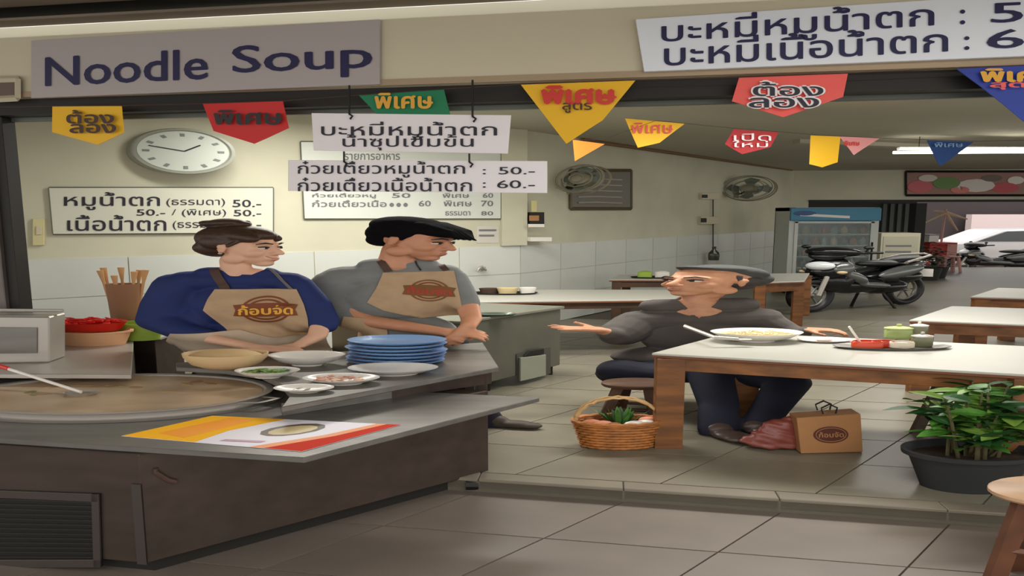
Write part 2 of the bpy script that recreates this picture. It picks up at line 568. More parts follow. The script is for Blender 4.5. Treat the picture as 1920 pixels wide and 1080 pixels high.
# awning soffit boards
sof = bpy.data.objects.new('ceiling', None); COL.objects.link(sof); sof['kind'] = 'structure'
bw = .33
bm = B(); a = Vector((XL, 0, 0)); b = Vector((XR, 0, 0)); A2 = fpt(XL) - fpt(0); B2 = fpt(XR) - fpt(0)
e = FAC.n * (bw - .03)
prism(bm, [A2 + Vector((0, 0, .06)), B2 + Vector((0, 0, .06)), B2 + e, A2 + e], (0, 0, .014))
bmesh.ops.recalc_face_normals(bm, faces=bm.faces)
sme = bpy.data.meshes.new('panel'); bm.to_mesh(sme); bm.free(); sme.materials.append(m_soffit)
for k in range(9):
    o = bpy.data.objects.new('panel', sme); COL.objects.link(o); o.parent = sof; p = fpt(0) + FAC.n * (bw * k); o.location = (p.x, p.y, zt + .002 * k)
bm = B(); prism(bm, [up(fpt(XL, 0), zt + .1), up(fpt(XR, 0), zt + .1), up(fpt(XR, 3.2), zt + .1), up(fpt(XL, 3.2), zt + .1)], (0, 0, .03))
fin('backing', bm, m_dark, sof, sx=False)
# shutter post at the near end of the shop front
bm = B(); q = FAC.q(-70, 205, 36, 830, -.06); prism(bm, [up(q[0], 0), up(q[1], 0), up(q[1], zb - .1), up(q[0], zb - .1)], -FAC.n * .1, .006)
tag(fin('pillar', bm, M('post_grey', (112, 104, 98), .5, .4, noise=.2, scale=3), sx=False), kind='structure')
bm = B(); q = FAC.q(37, 205, 62, 830, -.09); prism(bm, [up(q[0], 0), up(q[1], 0), up(q[1], zb - .1), up(q[0], zb - .1)], -FAC.n * .1, .004)
tag(fin('trim_8', bm, m_dark, sx=False), kind='structure')

# ------------------------------------------------------------------ signs
def board(name, label, pl, px, mat, depth=.02, off=.01, frame=None, group=None, fr_w=.02, quad=None):
    q = quad or pl.q(*px, off=off)
    o0 = (q[0] + q[1]) / 2
    t = thing(name, label, 'sign', o0, group)
    bm = B(); prism(bm, [p - o0 for p in q], -pl.n * depth if off > depth else pl.n * depth, .002)
    fin('panel', bm, mat, t, sx=False)
    n = pl.n * (depth + .004) if off <= depth else pl.n * .004
    if frame:
        bm = B(); a, b, c, d = [p - o0 + n * 0 for p in q]
        for s0, s1, k in ((a, b, 1), (b, c, 1), (c, d, 1), (d, a, 1)):
            tube(bm, [s0 + n * .6, s1 + n * .6], fr_w, 4)
        fin('frame', bm, frame, t, sx=False)
    return t, [p + n for p in q], o0


def quadpx(pl, pts, off): return [pl.p(x, y, off) for x, y in pts]


# NOODLE SOUP panel
t, q, o0 = board('shop_sign', 'grey panel on the cream beam lettered Noodle Soup in navy', FAC, None, m_signgrey, .02, .03, quad=quadpx(FAC, [(58, 184), (712, 158), (712, 36), (58, 76)], .03))
lettering('Noodle', quadpx(FAC, [(84, 161), (390, 147), (390, 86), (84, 104)], .036), m_ink, t, o0, .014, box_y=(0, .74))
lettering('Soup', quadpx(FAC, [(436, 150), (698, 140), (698, 72), (434, 84)], .036), m_ink, t, o0, .014, box_y=(-.2, .73))
# right price sign
t, q, o0 = board('menu_sign', 'large white two-line price sign fixed on the cream beam', FAC, None, m_paper2, .03, .05, quad=quadpx(FAC, [(1208, 134), (2120, 97), (2120, -25), (1192, 36)], .05))
lettering('บะหมี่หมูน้ำตก', quadpx(FAC, [(1240, 92), (1752, 62), (1752, 0), (1240, 34)], .056), m_ink, t, o0, .012)
for k_, (a_, b_) in enumerate((((1800, 1810), ':'), ((1858, 2080), '50.-'))):
    yb = lambda x: 46 - (x - 1800) * .043
    lettering(b_, quadpx(FAC, [(a_[0], yb(a_[0])), (a_[1], yb(a_[1])), (a_[1], yb(a_[1]) - (28, 38)[k_]), (a_[0], yb(a_[0]) - (28, 38)[k_])], .056), m_ink, t, o0, .012)
lettering('บะหมี่เนื้อน้ำตก', quadpx(FAC, [(1245, 124), (1778, 97), (1778, 46), (1245, 74)], .056), m_ink, t, o0, .012)
for k_, (a_, b_) in enumerate((((1808, 1818), ':'), ((1850, 2090), '60.-'))):
    yb = lambda x: 94 - (x - 1808) * .043
    lettering(b_, quadpx(FAC, [(a_[0], yb(a_[0])), (a_[1], yb(a_[1])), (a_[1], yb(a_[1]) - (26, 36)[k_]), (a_[0], yb(a_[0]) - (26, 36)[k_])], .056), m_ink, t, o0, .012)
# small dark plate at the beam's end
t, q, o0 = board('wall_plate', 'small brown square plate on the beam beside the grey panel', FAC, None, M('plate_brown', (96, 78, 66), .5), .02, .03, frame=m_fascia, quad=quadpx(FAC, [(-40, 188), (34, 184), (34, 148), (-40, 150)], .03))
t['category'] = 'plate'


def hanging(label, qpx, lines, wires):
    q = quadpx(FAC, qpx, .06); o0 = (q[0] + q[1]) / 2
    t = thing('hanging_sign', label, 'sign', o0, 'white signs hanging under the beam')
    bm = B(); prism(bm, [p - o0 for p in q], -FAC.n * .008, .001); fin('board', bm, m_paper, t, sx=False)
    for (x0, y0, x1, y1, s, kw) in lines:
        lettering(s, quadpx(FAC, [(x0, y1), (x1, y1), (x1, y0), (x0, y0)], .066), kw.get('m', m_inkk), t, o0, kw.get('b', .006), kw.get('by'))
    for (x, ya, yb) in wires:
        a = FAC.p(x, ya, .064) - o0; b = FAC.p(x, yb, .066) - o0
        bm = B(); tube(bm, [a, (a + b) / 2, b], .006, 6)
        tube(bm, [b + Vector((.0, -.006, 0)), b + Vector((.02, -.008, -.012)), b + Vector((.005, -.008, -.03))], .006, 6)
        fin('wire', bm, m_dark, t, sx=False)
    return t


hanging('upper white hanging sign with two centred lines and no price', [(588, 282), (952, 288), (958, 216), (584, 212)],
        [(602, 228, 932, 262, 'บะหมี่หมูน้ำตก', {}), (642, 252, 888, 282, 'น้ำซุปเข้มข้น', {})], [(655, 160, 214), (886, 150, 219)])
hanging('lower white hanging sign listing prices 50 and 60', [(540, 358), (1026, 362), (1026, 302), (540, 300)],
        [(558, 302, 872, 333, 'ก๋วยเตี๋ยวหมูน้ำตก', {}), (558, 333, 885, 359, 'ก๋วยเตี๋ยวเนื้อน้ำตก', {}),
         (905, 317, 911, 327, ':', {}), (935, 313, 1003, 327, '50.-', {}), (905, 342, 911, 352, ':', {}), (932, 338, 1003, 353, '60.-', {})],
        [(645, 284, 303), (880, 288, 304)])
# wall boards
m_bd = M('board_white', (206, 210, 200), .5)
t, q, o0 = board('menu_board', 'framed handwritten menu board on the back wall above the woman', WA, None, M('board_old', (208, 208, 190), .6), .02, .01, frame=M('board_edge', (96, 96, 84), .6), fr_w=.009, quad=quadpx(WA, [(100, 439), (512, 436), (512, 352), (92, 352)], .01))
for (x0, y0, x1, y1, s, b, by) in [(120, 360, 300, 394, 'หมูน้ำตก', .008, None), (312, 372, 422, 388, '(ธรรมดา)', .0, None), (436, 374, 490, 388, '50.-', .01, (0, .72)),
                                   (256, 392, 310, 404, '50.-', .01, (0, .72)), (322, 392, 424, 407, '/ (พิเศษ)', .0, None), (438, 393, 490, 405, '50.-', .01, (0, .72)),
                                   (126, 403, 312, 433, 'เนื้อน้ำตก', .008, None), (324, 414, 424, 431, '(ธรรมดา)', .0, None), (438, 413, 490, 427, '60.-', .01, (0, .72))]:
    lettering(s, quadpx(WA, [(x0, y1), (x1, y1), (x1, y0), (x0, y0)], .036), m_inkk, t, o0, b, by)
t, q, o0 = board('menu_board', 'wide framed price list on the back wall behind the hanging signs', WA, None, m_bd, .02, .01, frame=M('board_edge', (96, 96, 84), .6), fr_w=.01, quad=quadpx(WA, [(570, 410), (938, 410), (938, 268), (563, 266)], .01))
m_fade = M('faded_ink', (112, 112, 116), .7)
for (x0, y0, x1, y1, s) in [(645, 288, 750, 300, 'รายการอาหาร'), (585, 362, 705, 372, 'ก๋วยเตี๋ยวหมู'), (735, 362, 770, 371, '50'), (830, 362, 880, 371, 'พิเศษ'), (905, 362, 925, 371, '60'),
                            (585, 375, 725, 388, 'ก๋วยเตี๋ยวเนื้อ'), (730, 380, 765, 388, '...'), (785, 376, 808, 387, '60'), (832, 376, 885, 387, 'พิเศษ'), (902, 376, 925, 387, '70'),
                            (835, 396, 882, 404, 'ธรรมดา'), (902, 396, 925, 404, '80')]:
    lettering(s, quadpx(WA, [(x0, y1), (x1, y1), (x1, y0), (x0, y0)], .036), m_fade, t, o0, .015, res=2)
# framed notice on side wall
t, q, o0 = board('framed_notice', 'dark framed notice with lines of small print on the side wall', WB, (1068, 320, 1182, 391), M('notice_dark', (108, 104, 92), .5), .02, .01, frame=M('frame_brown', (92, 80, 58), .5), fr_w=.03)
t['category'] = 'notice'
for k in range(5):
    bm = B(); a = WB.p(1085, 336 + k * 11, .05) - o0; b = WB.p(1166, 337 + k * 11, .05) - o0
    tube(bm, [a, a.lerp(b, .4) + Vector((0, 0, .01)), b], .012, 4); fin('print_line', bm, M('print_pale', (178, 174, 160), .6), t, sx=False)
# food picture on the far wall
t, q, o0 = board('food_picture', 'long framed picture of dishes and herbs above the far opening', FW, (1698, 322, 2120, 366), M('pic_base', (150, 110, 96), .5), .03, .01, frame=m_dark, fr_w=.035)
t['category'] = 'picture'
for (x, y, rx, ry, c) in [(1725, 350, 24, 12, (196, 92, 98)), (1775, 343, 26, 12, (96, 130, 60)), (1740, 334, 18, 7, (206, 196, 180)), (1830, 348, 36, 13, (214, 206, 196)),
                          (1885, 352, 26, 10, (190, 70, 76)), (1860, 334, 20, 7, (110, 90, 80)), (1800, 356, 18, 7, (206, 120, 110)), (1905, 338, 16, 8, (222, 214, 204)), (1990, 344, 40, 14, (120, 140, 70))]:
    c0 = FW.p(x, y, .055) - o0; k = FW.p(x + 1, y, .055) - FW.p(x, y, .055)
    bm = B(); vsx = [bm.verts.new(c0 + k * (rx * math.cos(a * .5236)) + Vector((0, 0, k.length * ry * math.sin(a * .5236)))) for a in range(12)]; bm.faces.new(vsx)
    fin('printed_patch', bm, M('pp%d' % x, c, .5), t, sx=False)

# ------------------------------------------------------------------ clock
c = WA.p(343, 284, .17)
t = thing('wall_clock', 'round white wall clock hanging on the back wall', 'clock', c)
rot = Matrix.Rotation(math.radians(36), 4, 'Z') @ Matrix.Rotation(math.radians(90 - 3), 4, 'X') @ Matrix.Diagonal((1.12, 1, 1, 1))
kq = (WA.p(344, 284) - WA.p(343, 284)).x / 1.0
R = 42 * c.y / F * 1.0


def clk(bm, name, mat, sm=None):
    bm.transform(rot)
    return fin(name, bm, mat, t, smooth=sm)


bm = B(); lathe(bm, [(0, -.13), (R * .8, -.13), (R * .95, -.07), (R, 0), (R * .97, .02), (R * .9, .022), (R * .88, .008), (0, .008)], 48); clk(bm, 'case', M('clock_rim', (150, 152, 140), .35), .6)
bm = B(); lathe(bm, [(0, .009), (R * .86, .009), (R * .86, .011), (0, .011)], 48); clk(bm, 'dial', M('clock_face', (196, 202, 192), .4))
for h in range(12):
    a = h * PI / 6; bm = B(); box(bm, (R * .7 * math.sin(a), R * .7 * math.cos(a), .014), (.02, .03, .003), rot=(0, 0, -a)); clk(bm, 'hour_mark', M('clock_mark', (120, 126, 122), .5))
for a, l, wd, nm in ((math.radians(48), R * .42, .009, 'hour_hand'), (math.radians(-72), R * .68, .007, 'minute_hand')):
    bm = B(); box(bm, (math.sin(a) * l / 2, math.cos(a) * l / 2, .018), (wd, l, .003), rot=(0, 0, -a)); clk(bm, nm, m_black)

# ------------------------------------------------------------------ flags
CLOTH_T = .004


def flag(label, pts, mat, pl, off, texts, group, border=None):
    P_ = [pl.p(x, y, off) for x, y in pts]
    o0 = (P_[0] + P_[1]) / 2
    t = thing('pennant_flag', label, 'flag', o0, group)
    bm = B(); prism(bm, [p - o0 for p in P_], -pl.n * CLOTH_T, 0)
    bmesh.ops.triangulate(bm, faces=bm.faces); bmesh.ops.subdivide_edges(bm, edges=bm.edges, cuts=2, use_grid_fill=True)
    ph = random.random() * 6
    for v in bm.verts:
        d = -v.co.z; v.co += pl.n * (.02 * d * 3 * math.sin(v.co.x * 9 + ph))
    fin('cloth', bm, mat, t, smooth=1.0, sx=False)
    for (x0, y0, x1, y1, s, m, b) in texts:
        lettering(s, quadpx(pl, [(x0, y1), (x1, y1), (x1, y0), (x0, y0)], off + .022), m, t, o0, b, res=2)
    return t


G1 = 'bunting flags along the beam'; G2 = 'bunting flags strung across the room'
flag('yellow five-sided flag at the post end of the beam', [(98, 199), (228, 199), (232, 248), (180, 271), (100, 248)], m_yel, FAC, .05, [(124, 206, 214, 232, 'ต้อง', m_strap, .03), (130, 232, 218, 250, 'ลอง', m_strap, .03)], G1)
flag('red five-sided flag hanging beside the wall clock', [(380, 194), (530, 189), (542, 240), (474, 269), (402, 246)], m_red, FAC, .05, [(400, 206, 530, 234, 'พิเศษ', m_black, .035)], G1)
flag('green flag above the hanging signs', [(672, 178), (832, 167), (844, 215), (706, 214)], m_green, FAC, .045, [(702, 174, 812, 204, 'พิเศษ', m_logoy, .03)], G1)
flag('large yellow triangular flag under the beam', [(976, 158), (1192, 150), (1130, 226), (1062, 270)], m_yel, FAC, .05, [(1014, 160, 1156, 196, 'พิเศษ', m_redp, .05), (1054, 192, 1110, 212, 'สูตร', m_strap, .02)], G1)
tc = flag('coral five-sided flag with two outlined words', [(1386, 145), (1590, 137), (1580, 182), (1470, 219), (1372, 190)], m_coral, FAC, .05, [(1408, 150, 1548, 182, 'ต้อง', m_paper, .07), (1400, 180, 1540, 204, 'ลอง', m_paper, .07)], G1)
lettering('ต้อง', quadpx(FAC, [(1412, 180), (1544, 180), (1544, 153), (1412, 153)], .076), m_inkk, tc, tc.location, .015)
lettering('ลอง', quadpx(FAC, [(1404, 202), (1536, 202), (1536, 183), (1404, 183)], .076), m_inkk, tc, tc.location, .015)
flag('large blue triangular flag at the street end of the beam', [(1792, 128), (2060, 116), (1960, 250), (1922, 226)], m_blu, FAC, .05, [(1838, 128, 1990, 154, 'พิเศษ', m_logoy, .04), (1856, 154, 1960, 168, 'สุดๆ', m_coral, .03)], G1)
# second row hangs on a cord across the room
R2a = PY(1030, 240, 6.4); R2b = PY(1960, 245, 7.2)
RW = Plane(R2a, R2b)
flag('small yellow triangular flag beside the big yellow one', [(1172, 222), (1284, 232), (1236, 268), (1196, 277)], m_yel, RW, 0, [(1184, 230, 1262, 250, 'พิเศษ', m_redp, .01)], G2)
flag('small orange and grey pennant by the pipe', [(1074, 262), (1134, 270), (1078, 302)], m_orange, RW, 0, [], G2)
flag('small dark red five-sided flag on the room cord', [(1376, 242), (1460, 248), (1444, 276), (1392, 289), (1360, 270)], M('flag_maroon', (176, 34, 40), .6), RW, 0, [(1376, 250, 1446, 264, 'เปิด', m_paper, .0), (1374, 264, 1440, 276, 'ใหม่', m_paper, .0)], G2)
flag('small yellow square flag on the room cord', [(1520, 254), (1576, 256), (1572, 304), (1540, 314), (1516, 308)], m_yel, RW, 0, [], G2)
flag('small pink pennant touching the yellow square', [(1574, 256), (1650, 259), (1600, 291)], m_pink, RW, 0, [(1582, 264, 1612, 273, 'พิเศษ', m_redp, .02)], G2)
flag('small blue triangular flag before the tube lamp', [(1738, 263), (1826, 266), (1762, 312)], M('flag_blue2', (24, 66, 128), .6), RW, 0, [(1752, 267, 1806, 276, 'พิเศษ', m_blue, .02)], G2)


def cord(label, pts, r=.0025, name='bunting_cord', m=None):
    bm = B(); o0 = pts[0]; tube(bm, [p - o0 for p in pts], r, 6)
    o = fin(name, bm, m or m_strap, None, o0, sx=False); tag(o, label, 'cord'); return o


cord('thin cord carrying the row of small flags across the room', [RW.p(x, y, .0) for x, y in ((1060, 262), (1130, 262), (1230, 226), (1370, 240), (1470, 248), (1550, 254), (1650, 259), (1740, 262), (1830, 265), (1960, 262))])
cord('thin cord along the beam holding the larger flags', [FAC.p(x, y, .052) for x, y in ((-60, 202), (98, 199), (230, 198), (380, 194), (530, 189), (672, 178), (832, 167), (976, 158), (1192, 150), (1386, 145), (1590, 137), (1792, 128), (2050, 116))])

# ------------------------------------------------------------------ tube lamp and other fittings
b0 = PY(1675, 286, 9.5); b1 = PY(2010, 284, 9.2)
t = thing('tube_lamp', 'long glowing white tube lamp under the ceiling', 'lamp', b0)
bm = B(); tube(bm, [Vector((0, 0, 0)), b1 - b0], .022, 10); fin('tube', bm, M('tube_glow', (255, 250, 235), .5, emit=5), t, sx=False)
bm = B(); box(bm, (b1 - b0) / 2 + Vector((0, .02, .05)), ((b1 - b0).length, .08, .04), .005); fin('batten', bm, m_white, t, sx=False)
for k in (.15, .85):
    bm = B(); p = (b1 - b0) * k + Vector((0, .02, .06)); tube(bm, [p, up(p, CH - b0.z)], .006, 6); fin('hanger', bm, m_dark, t, sx=False)


def wall_fan(label, px, py, R, yaw, base_off):
    c = WB.p(px, py, .45); t = thing('wall_fan', label, 'fan', c, 'fans on the side wall')
    rot = Matrix.Rotation(yaw, 4, 'Z') @ Matrix.Rotation(math.radians(78), 4, 'X')
    mm = M('fan_grey', (128, 124, 104), .5)
    for zz in (-.05, .05):
        for rr in ((R, .9, .6, .3) if zz > 0 else (R, .7, .4)):
            r_ = R if rr == R else R * rr
            bm = B(); tube(bm, [Vector((r_ * math.cos(a * PI / 14), r_ * math.sin(a * PI / 14), zz * (1.6 - r_ / R * .8))) for a in range(28)], .006 if rr != R else .01, 5, closed=True); bm.transform(rot); fin('cage_ring', bm, mm, t)
    for k in range(4):
        a = k * PI / 2; bm = B(); t0 = bmesh.new()
        pts = [Vector((math.cos(a + s) * r_, math.sin(a + s) * r_, s * .05)) for r_, s in ((R * .15, -.3), (R * .8, -.45), (R * .88, 0), (R * .7, .35), (R * .15, .3))]
        t0.free(); prism(bm, pts, (0, 0, .008)); bm.transform(rot); fin('blade', bm, M('fan_blade', (96, 104, 92), .4), t, smooth=.6)
    bm = B(); lathe(bm, [(0, -.16), (.07, -.15), (.09, -.08), (.08, .04), (.03, .06), (0, .06)], 20); bm.transform(rot); fin('motor', bm, mm, t, smooth=.7)
    w_ = WB.p(px, py, 0) + base_off - c
    bm = B(); tube(bm, [Vector((0, .1, -.03)), w_ * .6 + Vector((0, 0, -.14)), w_ + Vector((0, 0, -.14))], .022, 8); fin('bracket', bm, m_dark, t, sx=False)
    bm = B(); box(bm, w_ + Vector((0, -.02, -.14)), (.16, .06, .2), .01); fin('wall_mount', bm, mm, t, sx=False)
    return t


wall_fan('wall fan beside the framed notice', 1092, 336, .20, math.radians(-40), Vector((-.3, -.25, 0)))
wall_fan('wall fan between the notice and the far corner', 1405, 353, .27, math.radians(-25), Vector((-.55, -.6, 0)))


def wall_item(name, label, cat, pl, x0, y0, x1, y1, mat, d=.05, parts=None):
    q = pl.q(x0, y0, x1, y1, 0); o0 = q[0]
    t = thing(name, label, cat, o0)
    bm = B(); prism(bm, [p - o0 for p in q], pl.n * d, .004); fin('body', bm, mat, t, sx=False)
    for (a, b, c_, d_, m2, nm) in (parts or []):
        q2 = pl.q(a, b, c_, d_, d); bm = B(); prism(bm, [p - o0 for p in q2], pl.n * .012, .002); fin(nm, bm, m2, t, sx=False)
    return t


wall_item('switch_plate', 'yellowed switch plate on the back wall next to the shutter post', 'switch', WA, 62, 410, 84, 460, M('switch_cream', (206, 196, 146), .5), .03, [(68, 424, 78, 440, m_fascia, 'rocker')])
wall_item('wall_shrine', 'small dark ornament hanging on the pilaster', 'ornament', WA, 988, 398, 1014, 420, m_dark, .1, [(992, 404, 1010, 414, m_kraft, 'dish'), (996, 376, 1006, 397, M('cream_y', (196, 188, 130), .6), 'tag')])
wall_item('wall_shelf', 'narrow white ledge on the pilaster under the ornament', 'shelf', WA, 985, 444, 1024, 452, m_white, .16, [(990, 420, 1020, 426, m_white, 'lip')])
wall_item('socket_box', 'pale socket box on the side wall under the far fan', 'socket', WB, 1310, 362, 1342, 374, m_fascia, .08, [(1316, 365, 1326, 371, m_dark, 'socket')])
wall_item('switch_box', 'switch box below the socket on the side wall', 'switch', WB, 1308, 406, 1340, 420, m_fascia, .08, [(1314, 409, 1324, 417, m_dark, 'rocker')])
q0 = WB.p(1336, 374, .06)
cord('hanging power cable below the wall switch', [WB.p(1337, y, .05) for y in (372, 400, 440, 462)], .012, 'power_cable', m_dark)
c = WB.p(1338, 488, .25)
t = thing('sauce_bottle', 'slim dark bottle standing against the side wall', 'bottle', c)
bm = B(); lathe(bm, [(0, 0), (.05, 0), (.055, .1), (.05, .16), (.018, .22), (.016, .28), (0, .28)], 16); fin('glass', bm, M('bottle_dark', (54, 58, 40), .2), t, smooth=.7)
bm = B(); lathe(bm, [(.017, .24), (.02, .24), (.02, .285), (0, .285)], 12); fin('cap', bm, m_strap, t)
# white notice by the man's cap
wall_item('notice_sheet', 'pale sheet of paper pinned on the back wall behind the man', 'notice', WA, 893, 424, 935, 456, M('paper_old', (200, 196, 184), .7), .006, [(898, 430, 930, 433, m_fade, 'print_line'), (898, 440, 926, 443, m_fade, 'print_line')])

# ------------------------------------------------------------------ steel cart at the front
ZC = .56
c1 = PZ(570, 858, ZC); c2 = PZ(1012, 745, ZC); c3 = PZ(730, 732, ZC)
c0 = c1 - U * 3.0; c4 = c3 - U * 3.4
cart = thing('steel_cart', 'low dull steel food cart with overhanging top and vented front', 'cart', up(PZ(275, 1085, STEP), STEP))
o0 = cart.location.copy()
bm = B(); prism(bm, [p - o0 for p in (c0, c1, c2, c3, c4)], (0, 0, -.028), .004)
fin('countertop', bm, m_steel, cart, sx=False)
b1 = PZ(277, 1083, STEP); b2 = PZ(917, 904, STEP); b0 = b1 - U * 2.4; b3 = b2 - U * 2.6
FR = Plane(b0, b1)
bm = B(); prism(bm, [up(p, STEP + .07) - o0 for p in (b0, b1, b2, b3)], (0, 0, ZC - .028 - STEP - .07), .006)
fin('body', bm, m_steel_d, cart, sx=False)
ins = .06
bm = B(); n1 = (b2 - b1).normalized(); prism(bm, [up(p, STEP) - o0 for p in (b0 + V_ * .04, b1 - U * .06 + V_ * .05, b2 - U * .08 - V_ * .02, b3)], (0, 0, .075)); fin('plinth', bm, m_dark, cart, sx=False)
# corner strip
bm = B(); e = up(b1, STEP + .07) - o0; prism(bm, [e + Vector((.006, -.006, 0)), e + Vector((.006, -.006, 0)) - U * .05, e + Vector((.006, -.006, 0)) - U * .05 + Vector((0, 0, .4)), e + Vector((.006, -.006, 0)) + Vector((0, 0, .4))], FR.n * .004)
fin('corner_strip', bm, M('frame_steel', (84, 76, 72), .45, .6), cart, sx=False)
# vent panel: frame with slats
fq = [(-420, 1062), (192, 1062), (188, 925), (-420, 903)]
FQ = [FR.p(x, y, .004) - o0 for x, y in fq]
bm = B(); prism(bm, FQ, -FR.n * .003); vp = fin('vent_panel', bm, m_black, cart, sx=False)
for i in range(4):
    a, b = FQ[i], FQ[(i + 1) % 4]; bm = B(); d = (b - a).normalized(); n = FR.n * .012
    wv = .04; side = (FQ[(i + 2) % 4] - b).normalized() * wv
    prism(bm, [a, b, b + side, a + side], n, .002); fin('frame_bar', bm, M('frame_steel', (84, 76, 72), .45, .6), vp, sx=False)
for k in range(1, 16):
    s_ = k / 16; a = FQ[0].lerp(FQ[3], s_); b = FQ[1].lerp(FQ[2], s_)
    bm = B(); prism(bm, [a, b, b + Vector((0, 0, .006)), a + Vector((0, 0, .006))], FR.n * .006); fin('slat', bm, M('slat_dark', (44, 42, 36), .5, .3), vp, sx=False)
# latch on the side and caster
SD = Plane(b1, b2)
sdn = Vector((b2.y - b1.y, -(b2.x - b1.x), 0)).normalized()
a = PP(292, 884, up(b1, 0), sdn) + sdn * .012 - o0; b = PP(330, 902, up(b1, 0), sdn) + sdn * .012 - o0
bm = B(); tube(bm, [a + Vector((0, 0, .02)), a, a.lerp(b, .6) + Vector((0, 0, -.01)), b], .012, 8); fin('latch', bm, m_strap, cart, sx=False)
bm = B(); cc = PZ(885, 925, STEP) - o0; tube(bm, [cc + Vector((-.04, .05, .035)), cc + Vector((.04, .05, .035))], .035, 16); fin('caster', bm, m_black, cart, sx=False)

# flyer on the cart -------------------------------------------------------
fz = ZC + .0012
fc = [PZ(228, 818, fz), PZ(566, 847, fz), PZ(752, 797, fz), PZ(398, 780, fz)]
fo0 = (fc[0] + fc[2]) / 2
t = thing('menu_flyer', 'yellow, white and red printed menu sheet on the cart top', 'flyer', fo0)


def fuv(u, v, h=.002): return (fc[0] * (1 - u) + fc[1] * u) * (1 - v) + (fc[3] * (1 - u) + fc[2] * u) * v + Vector((0, 0, h)) - fo0


def patch(poly, mat, h, name='printed_patch'):
    bm = B(); bm.faces.new([bm.verts.new(fuv(u, v, h)) for u, v in poly]); fin(name, bm, mat, t, sx=False)


bm = B(); prism(bm, [fuv(0, 0, 0), fuv(1, 0, 0), fuv(1, 1, 0), fuv(0, 1, 0)], (0, 0, .0015)); fin('sheet', bm, M('flyer_white', (232, 228, 236), .4), t, sx=False)
patch([(0, 0), (.42, 0), (.36, .45), (.4, 1), (0, 1)], M('fly_y', (248, 182, 26), .8, spec=.2), .002)
patch([(.1, .2), (.3, .1), (.28, .9), (.12, .95)], M('fly_o', (252, 160, 30), .4), .0025)
patch([(.78, 0), (1, 0), (1, 1), (.9, 1), (.88, .5)], M('fly_r', (206, 56, 34), .8, spec=.2), .002)
patch([(.72, 0), (.8, 0), (.9, .5), (.93, 1), (.88, 1), (.84, .5)], M('fly_o2', (236, 140, 60), .4), .0022)
patch([(.62 + .12 * math.cos(a * .5236), .62 + .26 * math.sin(a * .5236)) for a in range(12)], M('fly_b', (90, 84, 66), .4), .003)
patch([(.63 + .09 * math.cos(a * .5236), .60 + .2 * math.sin(a * .5236)) for a in range(12)], M('fly_f', (206, 186, 140), .4), .0035)
patch([(.5, .1), (.7, .14), (.7, .2), (.5, .16)], M('fly_m', (190, 150, 170), .4), .003)

# upper work table ----------------------------------------------------------
ZW = .66
wt = [PZ(935, 688, ZW), PZ(905, 642, ZW), PZ(560, 664, ZW), PZ(330, 680, ZW), PZ(330, 688, ZW), PZ(420, 693, ZW), PZ(490, 703, ZW), PZ(530, 722, ZW), PZ(545, 740, ZW), PZ(528, 763, ZW)]
o0 = up(PZ(700, 700, ZW), STEP); o0.z = 0
t = thing('work_table', 'narrow steel work table where the bowls and plates stand', 'table', o0)
bm = B(); prism(bm, [p - o0 for p in wt], (0, 0, -.03), .004); fin('tabletop', bm, m_steel, t, sx=False)
for (px, py) in ((918, 682), (893, 652)):
    p = PZ(px, py, ZW) - o0; p.z = 0; bm = B(); box(bm, p + Vector((-.05, 0, .325)), (.07, .035, .65), .004); fin('leg', bm, m_steel_d, t, sx=False)
e0 = PZ(536, 760, ZW - .03) - o0; e1 = PZ(742, 728, ZW - .03) - o0; e2 = PZ(930, 691, ZW - .03) - o0; dn = Vector((-.03, .03, 0))
bm = B(); prism(bm, [e0 + dn, e1 + dn, e1 + dn - Vector((0, 0, ZW - .031 - ZC)), e0 + dn - Vector((0, 0, ZW - .031 - ZC))], dn * .3); fin('skirt', bm, m_steel, t, sx=False)
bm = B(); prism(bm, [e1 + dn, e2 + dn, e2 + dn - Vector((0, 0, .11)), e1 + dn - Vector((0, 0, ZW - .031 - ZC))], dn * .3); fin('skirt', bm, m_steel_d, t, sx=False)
# cupboard behind: side counter where the tubs stand
sc_ = [PZ(-160, 700, ZW), PZ(246, 702, ZW), PZ(250, 640, ZW), PZ(84, 637, ZW), PZ(82, 668, ZW), PZ(-160, 668, ZW)]
o0 = up((sc_[0] + sc_[1]) / 2, 0)
t = thing('side_counter', 'long steel side counter running to the shutter post with tubs on it', 'counter', o0)
bm = B(); prism(bm, [p - o0 for p in sc_], (0, 0, -.03), .004); fin('countertop', bm, m_steel_l, t, sx=False)
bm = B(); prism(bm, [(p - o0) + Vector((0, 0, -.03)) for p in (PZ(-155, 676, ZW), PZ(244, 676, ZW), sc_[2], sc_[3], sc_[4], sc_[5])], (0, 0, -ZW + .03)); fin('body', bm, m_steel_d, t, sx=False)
# boxy steel steamer at the frame side
sz = ZW
p0 = PZ(-150, 684, sz); p1 = PZ(92, 680, sz)
o0 = p1.copy()
t = thing('steel_box', 'shiny square steel steamer box standing by the shutter post', 'steamer', o0)
PLB = Plane(p0, p1)
q = [p0 - o0, Vector((0, 0, 0)), PLB.p(92, 594) - o0, PLB.p(-150, 592) - o0]
q[0].z = 0
bm = B(); prism(bm, q, -PLB.n * .17, .008); fin('body', bm, m_steel_l, t, sx=False)
bm = B(); qq = [PLB.p(-140, 664, .003) - o0, PLB.p(70, 662, .003) - o0, PLB.p(70, 614, .003) - o0, PLB.p(-140, 612, .003) - o0]; prism(bm, qq, PLB.n * .004, .001); fin('door', bm, m_steel, t, sx=False)
bm = B(); a = PLB.p(-148, 588, .0) - o0; b = PLB.p(98, 590, .0) - o0; tube(bm, [a + Vector((0, .1, .01)), b + Vector((0, .1, .01))], .012, 8); fin('lid_rim', bm, m_steel_l, t, sx=False)

